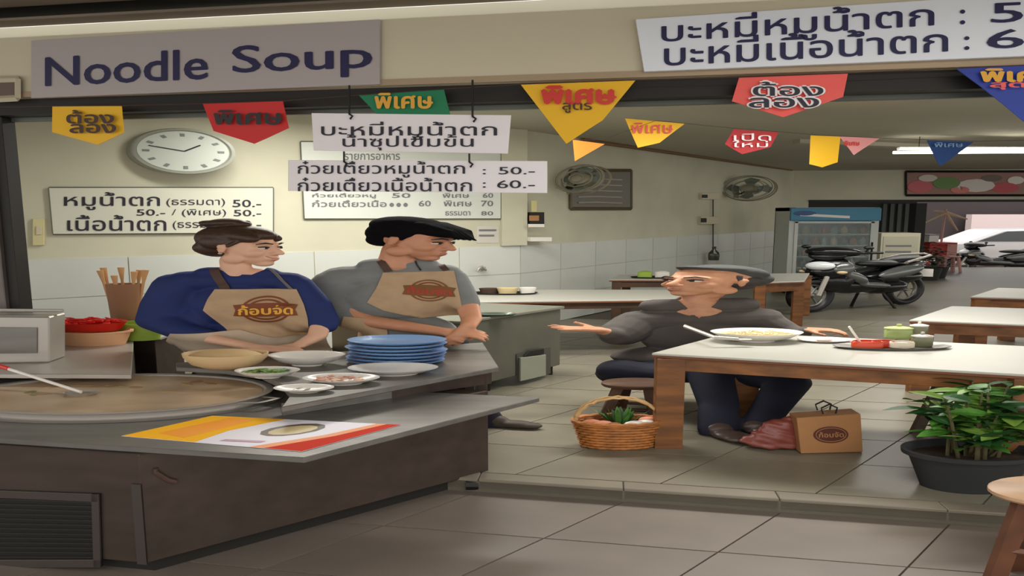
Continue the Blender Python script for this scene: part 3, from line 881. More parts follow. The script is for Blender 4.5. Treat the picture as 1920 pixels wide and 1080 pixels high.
# ------------------------------------------------------------------ stock pot with broth
pc = PZ(222, 735, ZC + .04)
t = thing('stock_pot', 'very wide shallow steel pot of brown broth on the cart', 'pot', up(pc, ZC))
pr = .40
bm = B(); lathe(bm, [(0, .0), (pr * .97, 0), (pr * 1.02, .008), (pr * .99, .02), (pr * .985, .11), (pr * 1.0, .135), (pr * 1.03, .14), (pr * 1.03, .146), (pr * .98, .143), (pr * .96, .12), (pr * .955, .03), (0, .03)], 72); fin('pan', bm, m_steel_l, t, smooth=.6)
bm = B(); lathe(bm, [(pr * 1.02, .0), (pr * 1.1, .004), (pr * 1.1, .01), (pr * 1.02, .014)], 72); fin('base_ring', bm, m_steel, t, smooth=.6)
bm = B(); lathe(bm, [(0, .118), (pr * .5, .118), (pr * .957, .118), (pr * .957, .1), (0, .1)], 60); fin('broth', bm, m_broth, t, kind='stuff')
bm = B(); tube(bm, [Vector((-.02, -pr * 1.02 * 0, .1))] * 2, .001, 4); bm.free()
for a in (-.35, PI + .35):
    bm = B(); ca, sa = math.cos(a), math.sin(a); r_ = pr * 1.03
    tube(bm, [Vector((r_ * math.cos(a + d), r_ * math.sin(a + d), .12)) * (1.0 if abs(d) > .12 else 1.12) for d in (-.15, -.1, 0, .1, .15)], .009, 8); 
    for v in bm.verts: v.co.z = (v.co.z - .13) * .6 + .125
    fin('handle', bm, m_steel_l, t, smooth=.8)
for i in range(14):
    a = random.random() * 6.28; r_ = pr * .85 * math.sqrt(random.random())
    bm = B(); ell(bm, (r_ * math.cos(a), r_ * math.sin(a), .117), (random.uniform(.02, .05), random.uniform(.012, .02), .008), rot=(0, 0, random.random() * 3), sub=2)
    fin('meat_slice', bm, M('meat%d' % (i % 3), [(150, 116, 86), (176, 146, 100), (132, 120, 76)][i % 3], .4), t, smooth=1)
for o_ in list(t.children):
    for v in o_.data.vertices: v.co.z *= .3
a = PZ(152, 735, ZC + .05); b = PZ(-60, 668, .74)
t = thing('ladle', 'steel ladle with red grip leaning in the broth', 'ladle', a)
bm = B(); tube(bm, [Vector((0, 0, 0)), (b - a) * .5, (b - a)], .009, 8); fin('shaft', bm, m_white, t, sx=False)
bm = B(); tube(bm, [(b - a) * .62 + Vector((0, 0, .002)), (b - a) * 1.02], .013, 8); fin('grip', bm, m_redp, t, sx=False)
bm = B(); lathe(bm, [(0, -.03), (.03, -.024), (.045, 0), (.047, 0), (.032, -.028), (0, -.034)], 20); fin('cup', bm, m_steel_l, t, smooth=.8)

# ------------------------------------------------------------------ bowls and plates on the work table
def bowl_prof(r, h, foot=.4, th=.004): return [(0, 0), (r * foot, 0), (r * foot, h * .1), (r * .75, h * .42), (r * .95, h * .85), (r, h), (r - th, h), (r * .93 - th, h * .85), (r * .72 - th, h * .48), (r * .35, h * .17), (0, h * .15)]


def plate_prof(r, h): return [(0, 0), (r * .55, 0), (r * .6, h * .2), (r, h), (r, h + .004), (r * .62, h * .35), (r * .5, h * .25), (0, h * .22)]


def crockery(name, label, cat, px, py, z, prof, mat, group=None, content=None):
    p = PZ(px, py, z); t = thing(name, label, cat, p, group)
    bm = B(); lathe(bm, prof, 48); fin('dish', bm, mat, t, smooth=.9)
    if content: content(t)
    return t


def scat(name, n, r, z, mats, size, t, flat=.5, kind=None):
    for mi, m in enumerate(mats):
        bm = B()
        for i in range(n):
            a = random.random() * 6.28; q = r * math.sqrt(random.random())
            s = size * random.uniform(.6, 1.3)
            ell(bm, (q * math.cos(a), q * math.sin(a), z + random.uniform(0, size * .8)), (s, s * random.uniform(.4, .8), s * flat * .6), rot=(random.uniform(-.5, .5), random.uniform(-.5, .5), random.random() * 3), sub=1)
        fin(name, bm, m, t, smooth=1.2, kind='stuff')


def leafblade(bm, base, d, L, wd, bend=.3):
    d = Vector(d).normalized(); s = d.cross(Vector((0, 0, 1)));
    s = s.normalized() if s.length > .01 else Vector((1, 0, 0))
    rows = []
    for k in range(6):
        u = k / 5; c = Vector(base) + d * L * u - Vector((0, 0, bend * L * u * u)); w_ = wd * math.sin(PI * (.08 + .9 * u)) * .5
        rows.append((bm.verts.new(c - s * w_ + Vector((0, 0, w_ * .3))), bm.verts.new(c), bm.verts.new(c + s * w_ + Vector((0, 0, w_ * .3)))))
    for a, b in zip(rows, rows[1:]):
        bm.faces.new([a[0], a[1], b[1], b[0]]); bm.faces.new([a[1], a[2], b[2], b[1]])


G3 = 'dishes on the work table'


def greens(t):
    for m in (m_leaf, M('leaf_pale', (136, 160, 80), .5)):
        bm = B()
        for i in range(26):
            a = random.random() * 6.28; r_ = random.random() * .05
            leafblade(bm, (r_ * math.cos(a), r_ * math.sin(a), .03), (math.cos(a + 1), math.sin(a + 1), .5), .05, .022, .4)
        fin('greens', bm, m, t, kind='stuff')


crockery('bowl', 'pale bowl of chopped green herbs', 'bowl', 502, 707, ZW, bowl_prof(.09, .045), m_white, G3, greens)
crockery('bowl', 'plain white bowl beside the beige basin', 'bowl', 576, 684, ZW, bowl_prof(.115, .07), m_white, G3)
crockery('plate', 'white plate of raw pink meat slices', 'plate', 640, 718, ZW, bowl_prof(.103, .034, .55), m_white, G3, lambda t: scat('meat', 16, .075, .02, [M('meat_pink', (206, 150, 128), .5), M('meat_pale', (222, 186, 160), .5)], .016, t))
crockery('plate', 'empty white plate in front of the blue plates', 'plate', 737, 700, ZW, bowl_prof(.128, .04, .55), m_white, G3)
crockery('saucer', 'small white saucer near the table edge', 'saucer', 570, 734, ZW, bowl_prof(.077, .024, .5), m_white, G3, lambda t: scat('sauce', 5, .03, .005, [M('sauce', (176, 160, 138), .4)], .014, t, .2))
crockery('basin', 'beige mixing basin in front of the woman', 'basin', 424, 690, ZW, [(0, 0), (.06, 0), (.1, .03), (.122, .075), (.125, .1), (.121, .1), (.115, .075), (.09, .035), (0, .02)], M('beige', (208, 178, 134), .55), G3,
         lambda t: fin('dough', ell(B(), (0, 0, .075), (.11, .11, .045)), M('dough', (206, 174, 124), .7, noise=.08), t, smooth=1.5))
# blue plates: each its own thing
bp = PZ(743, 680, ZW)
first = None
for k in range(7):
    lab = ['light blue plate, lowest of the pile', 'light blue plate, second from the bottom of the pile', 'light blue plate, third from the bottom of the pile', 'light blue plate in the middle of the pile', 'light blue plate, third from the top of the pile', 'light blue plate, second from the top of the pile', 'light blue plate, topmost of the pile'][k]
    loc = bp + Vector((random.uniform(-.008, .008) * 2, random.uniform(-.004, .004), .0225 * k))
    if first is None:
        first = thing('plate', lab, 'plate', loc, 'pile of blue plates')
        bm = B(); lathe(bm, [(0, 0), (.11, 0), (.118, .003), (.146, .018), (.15, .024), (.147, .026), (.116, .009), (.108, .006), (0, .005)], 56); fin('dish', bm, m_blue, first, smooth=.9)
    else: dup(first, loc, lab)

# tubs on the side counter
def tub(label, px, py, r, h, mat, rim=None):
    t = thing('tub', label, 'tub', PZ(px, py, ZW), 'tubs on the side counter')
    bm = B(); lathe(bm, [(0, 0), (r * .82, 0), (r * .97, h * .85), (r * 1.04, h * .88), (r * 1.05, h), (r * .95, h), (r * .8, .01), (0, .01)], 40); fin('shell', bm, mat, t, smooth=.7); return t


tb = tub('round peach plastic tub under the red basket', 180, 644, .125, .105, m_tubor)
tg = tub('green plastic tub beside the peach tub, behind the woman', 262, 636, .088, .135, m_tubgr)
p = PZ(172, 644, ZW) + Vector((0, 0, .107))
t = thing('red_basket', 'red plastic basket of red chillies on the peach tub', 'basket', p)
bm = B(); lathe(bm, [(0, 0), (.1, 0), (.125, .06), (.128, .064), (.118, .06), (.095, .006), (0, .006)], 28); fin('basket', bm, m_redp, t, smooth=.7)
bm = B()
for i in range(40):
    a = random.random() * 6.28; r_ = .1 * math.sqrt(random.random()); q = Vector((r_ * math.cos(a), r_ * math.sin(a), .055 + random.random() * .03)); d = Vector((random.uniform(-1, 1), random.uniform(-1, 1), random.uniform(-.2, .5))) * .03
    tube(bm, [q - d, q, q + d], [.006, .009, .002], 6)
fin('chillies', bm, M('chilli', (196, 30, 24), .35), t, smooth=1.3, kind='stuff')
p = PZ(238, 640, ZW) + Vector((-.05, .22, .0)); 
p = PY(236, 590, 4.95)
t = thing('utensil_holder', 'brown woven holder with wooden utensils behind the tubs', 'holder', Vector((p.x, p.y, ZW - .0)))
hh = PY(236, 532, 4.95).z - ZW
bm = B(); lathe(bm, [(0, 0), (.05, 0), (.066, hh), (.062, hh), (.045, .01), (0, .01)], 24); fin('pot', bm, M('holder_brown', (150, 108, 76), .6), t, smooth=.7)
for i in range(7):
    a = i * .9; bm = B(); r_ = .03; q = Vector((r_ * math.cos(a), r_ * math.sin(a), .03)); e = Vector((.085 * math.cos(a), .05 * math.sin(a), hh + random.uniform(.06, .13)))
    tube(bm, [q, q.lerp(e, .8), e], [.006, .006, .014], 8, flat=None); fin('utensil', bm, m_chop, t, smooth=1)
# low shelf cabinet under the utensil holder so it stands on something
bm = B(); o0 = Vector((p.x, p.y, 0)); t2 = thing('steel_cabinet', 'steel cabinet against the back wall behind the tubs', 'cabinet', o0)
box(bm, (-.25, .12, (ZW - .02) / 2), (.75, .42, ZW - .021), .006); fin('body', bm, m_steel_d, t2)
bm = B(); box(bm, (-.25, .12, ZW - .011), (.8, .45, .022), .004); fin('countertop', bm, m_steel_l, t2)

# ------------------------------------------------------------------ steel cabinet behind the man
g1 = PZ(868, 750, 0); g2 = PZ(1050, 702, 0); bo = Vector((-1.25, .33, 0)); zc = PY(1050, 578, g2.y).z
o0 = up(g2, 0)
t = thing('steel_cabinet', 'grey steel cabinet with an open lower shelf behind the man', 'cabinet', o0)
GP = Plane(g1, g2); gn = GP.n
if gn.y > 0: gn = -gn
side = Vector((g2.y - g1.y, -(g2.x - g1.x), 0)).normalized()
m_cab = M('cab_grey', (112, 112, 100), .45, .5, noise=.1, scale=3)
bm = B(); prism(bm, [up(p - o0, .1) for p in (g1, g2, g2 + bo, g1 + bo)], (0, 0, zc - .1), .006); fin('body', bm, m_cab, t, sx=False)
bm = B(); prism(bm, [up(p - o0, zc) for p in (g1 - Vector((.0, .02, 0)), g2 + Vector((.04, -.02, 0)), g2 + bo, g1 + bo)], (0, 0, .025), .004); fin('countertop', bm, M('cab_top', (150, 152, 138), .3, .6), t, sx=False)


def gp(px, py, off): return PP(px, py, up(g1, 0) + side * off, side) - o0


bm = B(); prism(bm, [gp(968, 716, .006), gp(1032, 700, .006), gp(1032, 652, .006), gp(968, 664, .006)], side * .004); fin('shelf_opening_shade', bm, M('recess_shade', (70, 70, 62), .6), t, sx=False)  # flat plate on the cabinet face, coloured dark for the shade inside the shelf
bm = B(); prism(bm, [gp(972, 714, .012), gp(1020, 703, .012), gp(1020, 664, .012), gp(972, 670, .012)], side * .03, .004); fin('bin', bm, M('bin_grey', (136, 140, 124), .5), t, sx=False)
bm = B(); prism(bm, [gp(980, 668, .02), gp(1018, 663, .02), gp(1018, 653, .02), gp(990, 657, .02)], side * .02, .004); fin('cloth', bm, m_dark, t, sx=False)
for (px, py) in ((925, 735), (1042, 704)):
    bm = B(); q = PZ(px, py, 0) - o0 + Vector((-.05, .05, 0)); tube(bm, [q, q + Vector((0, 0, .1))], .022, 8); fin('foot', bm, m_dark, t, sx=False)
# things on this cabinet
q = PZ(925, 592, zc + .025)
t = thing('metal_tray', 'shallow dark tray lying on the grey cabinet', 'tray', q)
bm = B(); lathe(bm, [(0, 0), (.08, 0), (.1, .02), (.098, .022), (.078, .005), (0, .005)], 28, sy=.7); fin('dish', bm, M('tray_d', (92, 104, 92), .3, .5), t, smooth=.7)

# ------------------------------------------------------------------ dining tables
ZT = .68


def table(label, corners, leg_px, apron=.09, th=.028, legw=.09, top=m_lam, wood=m_wood, group='dining tables', z=ZT):
    """corners front-left, front-right, back-right, back-left (world)"""
    o0 = up((corners[0] + corners[2]) / 2, 0)
    t = thing('dining_table', label, 'table', o0, group)
    bm = B(); prism(bm, [p - o0 for p in corners], (0, 0, -th * .55), .003); fin('tabletop', bm, top, t, sx=False)
    ed = [p - o0 - Vector((0, 0, th * .55)) for p in corners]
    bm = B(); prism(bm, ed, (0, 0, -th * .6), .003); fin('edge_band', bm, M('edge_brown', (112, 64, 36), .5), t, sx=False)
    cen = sum((p for p in ed), Vector()) / 4
    inn = [p + (cen - p).normalized() * .09 * (1 if True else 0) for p in ed]
    inn = [Vector((p.x, p.y, z - th * 1.15 - 0)) for p in inn]
    for i in range(4):
        a, b = inn[i], inn[(i + 1) % 4]; d = (cen - (a + b) / 2); d.z = 0; d = d.normalized() * .03
        bm = B(); prism(bm, [a, b, b - Vector((0, 0, apron)), a - Vector((0, 0, apron))], d, .002); fin('apron', bm, wood, t, sx=False)
    for i in range(4):
        p = inn[i]; q = cen - p; q.z = 0; q = q.normalized() * .04
        bm = B(); box(bm, Vector((p.x + q.x, p.y + q.y, (z - th * 1.15) / 2)), (legw * SX, legw, z - th * 1.15), .006); fin('leg', bm, wood, t, sx=False)
    return t


TF0 = PZ(1222, 662, ZT); TF1 = PZ(1975, 705, ZT); TB0 = PZ(1372, 623, ZT)
TB1 = TF1 + (TB0 - TF0)
mt = table('large white-topped wooden table where the seated man eats', [TF0, TF1, TB1, TB0], None)
a0 = PZ(1705, 600, ZT); a1 = a0 + (TF1 - TF0).normalized() * 2.6; dv = Vector((1.05, .9, 0)) * .95
table('second white-topped wooden table, behind the condiment tray', [a0, a1, a1 + dv, a0 + dv], None, legw=.08)
a0 = PZ(1820, 556, ZT); a1 = a0 + (TF1 - TF0).normalized() * 2.6
table('third wooden table, farthest into the room near the street opening', [a0, a1, a1 + dv, a0 + dv], None, legw=.08)
# tables along the side wall
a0 = PZ(882, 566, ZT); a1 = PZ(1262, 561, ZT); a1b = PZ(1300, 543, ZT); a0b = PZ(890, 543, ZT)
table('long white table against the tiled wall, behind the grey cabinet', [a0, a1, a1b, a0b], None, wood=m_wood_d, legw=.06, apron=.07)
a0 = PZ(1142, 524, ZT); a1 = PZ(1318, 524, ZT); a1b = PZ(1330, 515, ZT); a0b = PZ(1160, 515, ZT)
table('small wooden table by the side wall beyond the long white one', [a0, a1, a1b, a0b], None, wood=m_wood_d, legw=.06)
a0 = PZ(1418, 530, ZT); a1 = PZ(1508, 527, ZT); a1b = PZ(1518, 512, ZT); a0b = PZ(1418, 513, ZT)
table('wooden table between the seated man and the refrigerator', [a0, a1, a1b, a0b], None, legw=.07, apron=.12)


def stool(label, px, py, z, r=.155, h=None, mat=m_wood_d, seatm=None, yaw=.4, splay=.07):
    """px,py: seat centre on its top surface"""
    p = PZ(px, py, z)
    base_z = STEP if inner(p) is False else 0
    t = thing('wooden_stool', label, 'stool', up(p, base_z), 'wooden stools'); h = z - base_z
    bm = B(); lathe(bm, [(0, h - .03), (r * .96, h - .03), (r, h - .02), (r, h - .006), (r * .96, h), (0, h)], 36); fin('seat', bm, seatm or mat, t, smooth=.6)
    for k in range(4):
        a = yaw + k * PI / 2; c_, s_ = math.cos(a), math.sin(a)
        bm = B(); top_ = Vector((r * .6 * c_, r * .6 * s_, h - .03)); bot = Vector(((r * .6 + splay) * c_, (r * .6 + splay) * s_, 0))
        w2 = .019; prism(bm, [bot + Vector((-w2, -w2, 0)), bot + Vector((w2, -w2, 0)), bot + Vector((w2, w2, 0)), bot + Vector((-w2, w2, 0))], top_ - bot); fin('leg', bm, mat, t)
    for k in range(4):
        a = yaw + k * PI / 2; b = a + PI / 2; rr = r * .6 + splay * .55; zz = h * .42
        bm = B(); A_ = Vector((rr * math.cos(a), rr * math.sin(a), zz)); B_ = Vector((rr * math.cos(b), rr * math.sin(b), zz)); tube(bm, [A_, B_], .013, 6); fin('rail', bm, mat, t)
    return t


stool('wooden stool under the seated man', 1196, 716, .345, r=.13)
stool('dark wooden stool tucked behind the big table by the plant', 1812, 708, .42, r=.155, yaw=.2, splay=.08)
stool('round light-topped stool beside the plant pot at the step', 2000, 918, .40, r=.155, mat=M('stool_brown', (104, 62, 38), .5, noise=.3), seatm=M('seat_tan', (186, 150, 116), .45, noise=.15), yaw=.2, splay=.06)

# ------------------------------------------------------------------ on the big table
p = PZ(1418, 639, ZT)
t = thing('soup_bowl', 'wide white noodle soup bowl on the big table', 'bowl', p)
bm = B(); lathe(bm, bowl_prof(.160, .072, .4), 56); fin('dish', bm, m_white, t, smooth=.9)
bm = B(); lathe(bm, [(0, .054), (.142, .054), (.138, .05), (0, .05)], 40); fin('soup', bm, M('soup', (206, 186, 140), .25), t)
bm = B()
for i in range(26):
    a = random.random() * 6.28; r_ = random.random() * .1; c_ = Vector((r_ * math.cos(a), r_ * math.sin(a), .057))
    tube(bm, [c_ + Vector((.03 * math.cos(a + k * .8), .03 * math.sin(a + k * .8), .004 * math.sin(k * 2))) for k in range(6)], .003, 5)
fin('noodles', bm, M('noodle', (226, 208, 160), .5), t, kind='stuff')
a = PZ(1340, 634, ZT + .066); b = PY(1284, 612, 4.72)
t = thing('soup_spoon', 'steel spoon resting on the rim of the soup bowl', 'spoon', a)
bm = B(); tube(bm, [Vector((.18, .02, -.012)), Vector((0, 0, .006)), b - a], [.012, .012, .016], 8); fin('handle', bm, m_steel_l, t, sx=False)
bm = B(); ell(bm, (.1, .02, -.014), (.03, .02, .008)); fin('scoop', bm, m_steel_l, t, smooth=1)
p = PZ(1545, 640, ZT)
t = thing('side_plate', 'small white plate beside the soup bowl under the hand', 'plate', p)
bm = B(); lathe(bm, plate_prof(.092, .014), 40); fin('dish', bm, m_white, t, smooth=.9)
bm = B(); ell(bm, (0, 0, .012), (.03, .02, .009)); fin('napkin', bm, M('napkin_pink', (222, 186, 176), .7), t, smooth=1)
p = PZ(1672, 652, ZT)
t = thing('serving_tray', 'oval steel tray holding the condiment jars', 'tray', p)
bm = B(); lathe(bm, [(0, 0), (.17, 0), (.19, .014), (.194, .016), (.192, .018), (.168, .005), (0, .005)], 48, sy=.62); fin('dish', bm, m_steel, t, smooth=.7)
GJ = 'condiments on the steel tray'


def jar(name, label, px, py, r, h, mat, lid=None, cat='jar', content=None, sx_=1):
    q = PZ(px, py, ZT + .006); t = thing(name, label, cat, q, GJ)
    bm = B(); lathe(bm, [(0, 0), (r * .9, 0), (r, h * .1), (r, h * .85), (r * .92, h), (r * .86, h), (r * .9, h * .82), (r * .9, h * .12), (0, h * .1)], 28, sx_=sx_); fin('body', bm, mat, t, smooth=.8)
    if content:
        bm = B(); lathe(bm, [(0, h * .8), (r * .88, h * .78), (r * .88, h * .12), (0, h * .12)], 20, sx_=sx_); fin('filling', bm, content, t)
    if lid:
        bm = B(); lathe(bm, [(r * 1.03, h), (r * 1.03, h + .008), (r * .5, h + .016), (r * .16, h + .02), (r * .2, h + .035), (0, h + .038)], 24, sx_=sx_); fin('lid', bm, lid, t, smooth=.8)
    return t


jar('chilli_jar', 'squat clear jar of orange-red chilli sauce on the tray', 1626, 652, .052, .05, M('chilli_sauce', (206, 64, 20), .3), content=M('chilli_in', (196, 50, 16), .4))
jar('chilli_jar', 'second chilli jar beside the first, nearer the sugar bowl', 1654, 650, .04, .045, M('chilli_sauce2', (186, 52, 22), .3), content=M('chilli_in', (196, 50, 16), .4))
jar('sugar_jar', 'pale jar of sugar on the tray', 1690, 652, .042, .045, M('sugar', (220, 206, 186), .4), content=m_white)
jar('glass_jar', 'steel-lidded glass jar at the end of the tray', 1728, 649, .036, .07, M('jar_dark', (110, 110, 80), .25), lid=m_steel_l)
jar('vinegar_jar', 'greenish jar of vinegar at the back of the tray', 1684, 634, .05, .075, M('jar_green', (150, 164, 100), .25), lid=M('lid_green', (176, 190, 120), .4))
jar('pepper_jar', 'tall dark jar with white lid at the back of the tray', 1722, 634, .032, .095, M('jar_dark', (110, 110, 80), .25), lid=m_white)
p = PZ(1612, 640, ZT + .05); t = thing('steel_spoon', 'small white spoon standing in the chilli jar', 'spoon', p)
bm = B(); q = PY(1592, 612, p.y); tube(bm, [Vector((.02, 0, -.03)), q - p], .009, 6); fin('handle', bm, m_white, t, sx=False)
bm = B(); ell(bm, (.01, 0, -.025), (.014, .01, .006)); fin('scoop', bm, m_white, t, smooth=1)

# things on the wall tables
p = PZ(945, 553, ZT)
t = thing('serving_tray', 'dark tray with small baskets on the long wall table', 'tray', PZ(945, 551, ZT))
bm = B(); lathe(bm, [(0, 0), (.17, 0), (.19, .02), (.187, .02), (.165, .005), (0, .005)], 32, sy=.7); fin('dish', bm, m_dark, t, smooth=.7)
for (dx, dy, r_, h_, m_) in ((.02, -.02, .06, .07, M('jarcream', (206, 186, 140), .5)), (.13, .02, .05, .07, m_white), (-.08, .03, .06, .06, m_strap)):
    q = thing('condiment_jar', {m_strap.name: 'small brown pot on the dark wall tray', m_white.name: 'small white pot on the dark wall tray'}.get(m_.name, 'small cream pot on the dark wall tray'), 'pot', t.location + Vector((dx * SX, dy, .006)), 'pots on the dark tray')
    bm = B(); lathe(bm, [(0, 0), (r_ * .8, 0), (r_, h_), (r_ * .9, h_), (r_ * .7, .01), (0, .01)], 20); fin('body', bm, m_, q, smooth=.8)
p = PZ(1228, 521, ZT); t = thing('metal_tray', 'small tray with pots on the farther wall table', 'tray', p)
bm = B(); lathe(bm, [(0, 0), (.16, 0), (.17, .02), (.165, .02), (.15, .006), (0, .006)], 28, sy=.7); fin('dish', bm, m_dark, t, smooth=.7)
for (dx, c_) in ((-.07, m_tubgr), (.05, m_white)):
    q = thing('condiment_jar', 'small %s pot on the farther wall tray' % ('green' if c_ is m_tubgr else 'white'), 'pot', p + Vector((dx * SX, 0, .007)), 'pots on the farther tray')
    bm = B(); lathe(bm, [(0, 0), (.05, 0), (.05, .08), (.02, .1), (0, .1)], 16); fin('body', bm, c_, q, smooth=.8)
# tap over the cabinet
p = WA.p(905, 500, .25); 
t = thing('water_tap', 'curved steel tap on the tiled wall', 'tap', WA.p(905, 505, .02))
bm = B(); n = WA.n; tube(bm, [Vector((0, 0, 0)), n * .1, n * .16 + Vector((-.08, 0, .05)), n * .2 + Vector((-.14, 0, .03)), n * .2 + Vector((-.16, 0, -.02))], .016, 8); fin('spout', bm, m_steel_l, t, sx=False, smooth=1)
bm = B(); lathe(bm, [(0, 0), (.02, 0), (.02, .03), (0, .03)], 12, c=(0, -.05, .01)); fin('handle', bm, m_steel_l, t)

# ================================================================== PEOPLE
class Person:
    def __init__(s, label, cx, Y, group=None):
        s.Y = Y; s.bx = PY(cx, 700, Y).x
        s.t = thing('person', label, 'person', (s.bx, Y, 0), group)

    def q(s, px, py, dy=0.0):
        w_ = PY(px, py, s.Y + dy); return Vector(((w_.x - s.bx) / SX, w_.y - s.Y, w_.z))

    def chain(s, bm, pts):
        """pts: (px,py,dy,r) ..."""
        P_ = [(s.q(*p[:3]), p[3]) for p in pts]
        for (a, ra), (b, rb) in zip(P_, P_[1:]): capsule(bm, a, ra, b, rb)


def head_frame(c, yaw, pitch=0, roll=0, sc=1.2, xs=1.0):
    R_ = Matrix.Rotation(yaw, 4, 'Z') @ Matrix.Rotation(pitch, 4, 'Y') @ Matrix.Rotation(roll, 4, 'X')
    return Matrix.Translation(c) @ Matrix.Diagonal((xs, 1, 1, 1)) @ R_ @ Matrix.Diagonal((sc, sc, sc, 1))


def add(bm, H, f):
    t = bmesh.new(); f(t); merge(bm, t, H)


def head_solid(bm, H, jaw=1.0):
    def f(t):
        ell(t, (-.012, 0, .035), (.094, .074, .082))
        ell(t, (.03, 0, -.005), (.062, .064, .085))
        ell(t, (.048, 0, -.052), (.048, .05 * jaw, .05))
        ell(t, (.066, 0, -.092), (.028, .028 * jaw, .02))
        for s_ in (-1, 1):
            ell(t, (.058, s_ * .036, -.03), (.03, .026, .028))
            ell(t, (.012, s_ * .05 * jaw, -.065), (.034, .018, .03))
            ell(t, (-.004, s_ * .074, -.008), (.017, .008, .03), rot=(0, .25, s_ * .5))
            ell(t, (-.009, s_ * .079, .006), (.01, .006, .014), rot=(0, .25, s_ * .6))
            ell(t, (.099, s_ * .012, -.034), (.012, .009, .009), sub=2)
            capsule(t, (.074, s_ * .048, .022), .009, (.09, s_ * .014, .022), .009, 8)
        capsule(t, (.086, 0, .012), .009, (.112, 0, -.024), .0115, 10)
        ell(t, (.113, 0, -.03), (.0125, .012, .0105), sub=2)
        ell(t, (.09, 0, -.062), (.014, .026, .016))
    add(bm, H, f)


def face_bits(P, H, brow=m_hair, look=0.0, lips=m_lip, smile=0.3):
    for s_ in (-1, 1):
        bm = B(); add(bm, H, lambda t: ell(t, (.081, s_ * .032, .0), (.0105, .013, .006), sub=2)); e = fin('eye', bm, m_eye, P.t, smooth=1.5)
        bm = B(); add(bm, H, lambda t: ell(t, (.0895, s_ * .032 + look, -.0), (.0045, .007, .0058), sub=2)); fin('iris', bm, m_iris, e, smooth=1.5)
        bm = B(); add(bm, H, lambda t: tube(t, [(.082, s_ * .05, .006), (.092, s_ * .034, .0085), (.09, s_ * .018, .004)], .0032, 6)); fin('eyelid', bm, m_hairk, P.t, smooth=1.5)
        bm = B(); add(bm, H, lambda t: tube(t, [(.078, s_ * .056, .022), (.093, s_ * .036, .03), (.098, s_ * .014, .024)], [.002, .0045, .0035], 6)); fin('eyebrow', bm, brow, P.t, smooth=1.5)
    bm = B(); add(bm, H, lambda t: (tube(t, [(.088, -.026, -.058 + smile * .012), (.0985, -.014, -.0605), (.1005, 0, -.0595), (.0985, .014, -.0605), (.088, .026, -.058 + smile * .012)], [.001, .0035, .004, .0035, .001], 6),
                                    tube(t, [(.088, -.022, -.061 + smile * .01), (.097, -.012, -.068), (.0985, 0, -.069), (.097, .012, -.068), (.088, .022, -.061 + smile * .01)], [.001, .004, .005, .004, .001], 6)))
    fin('lips', bm, lips, P.t, smooth=1.5)


def hand(bm, wrist, tip_dir, palm_n, sc=1.0, curl=.5, side=1, spread=.12):
    """palm + five unequal fingers; tip_dir along the fingers, palm_n out of the palm, side = side the thumb leaves on"""
    d = Vector(tip_dir).normalized(); n = Vector(palm_n); n = (n - d * n.dot(d)).normalized(); s_ = d.cross(n) * side
    w0 = Vector(wrist); L = .085 * sc
    for k in (-1.2, -.4, .4, 1.2):
        capsule(bm, w0 + s_ * (k * .014 * sc), .016 * sc, w0 + d * L + s_ * (k * .019 * sc), .012 * sc, 10)
    for k, (off, ln) in enumerate(((1.5, .068), (.5, .078), (-.5, .073), (-1.5, .056))):
        p = w0 + d * L + s_ * (off * .0175 * sc); fd = (d + s_ * (off * spread)).normalized(); a = 0
        for j, fr in enumerate((.45, .32, .23)):
            a += curl * (.5 + .35 * j)
            dd = fd * math.cos(a) + n * math.sin(a)
            p2 = p + dd * (ln * fr * sc * 1.05); capsule(bm, p, (.0098 - j * .0009) * sc, p2, (.0090 - j * .0009) * sc, 10); p = p2
    p = w0 + d * (.02 * sc) + s_ * (.026 * sc); dd = (d * .6 + s_ * .75 + n * .25).normalized()
    p2 = p + dd * (.042 * sc); capsule(bm, p, .015 * sc, p2, .0115 * sc, 10)
    p3 = p2 + (d * .85 + s_ * .25 + n * .35).normalized() * (.032 * sc); capsule(bm, p2, .011 * sc, p3, .009 * sc, 10)


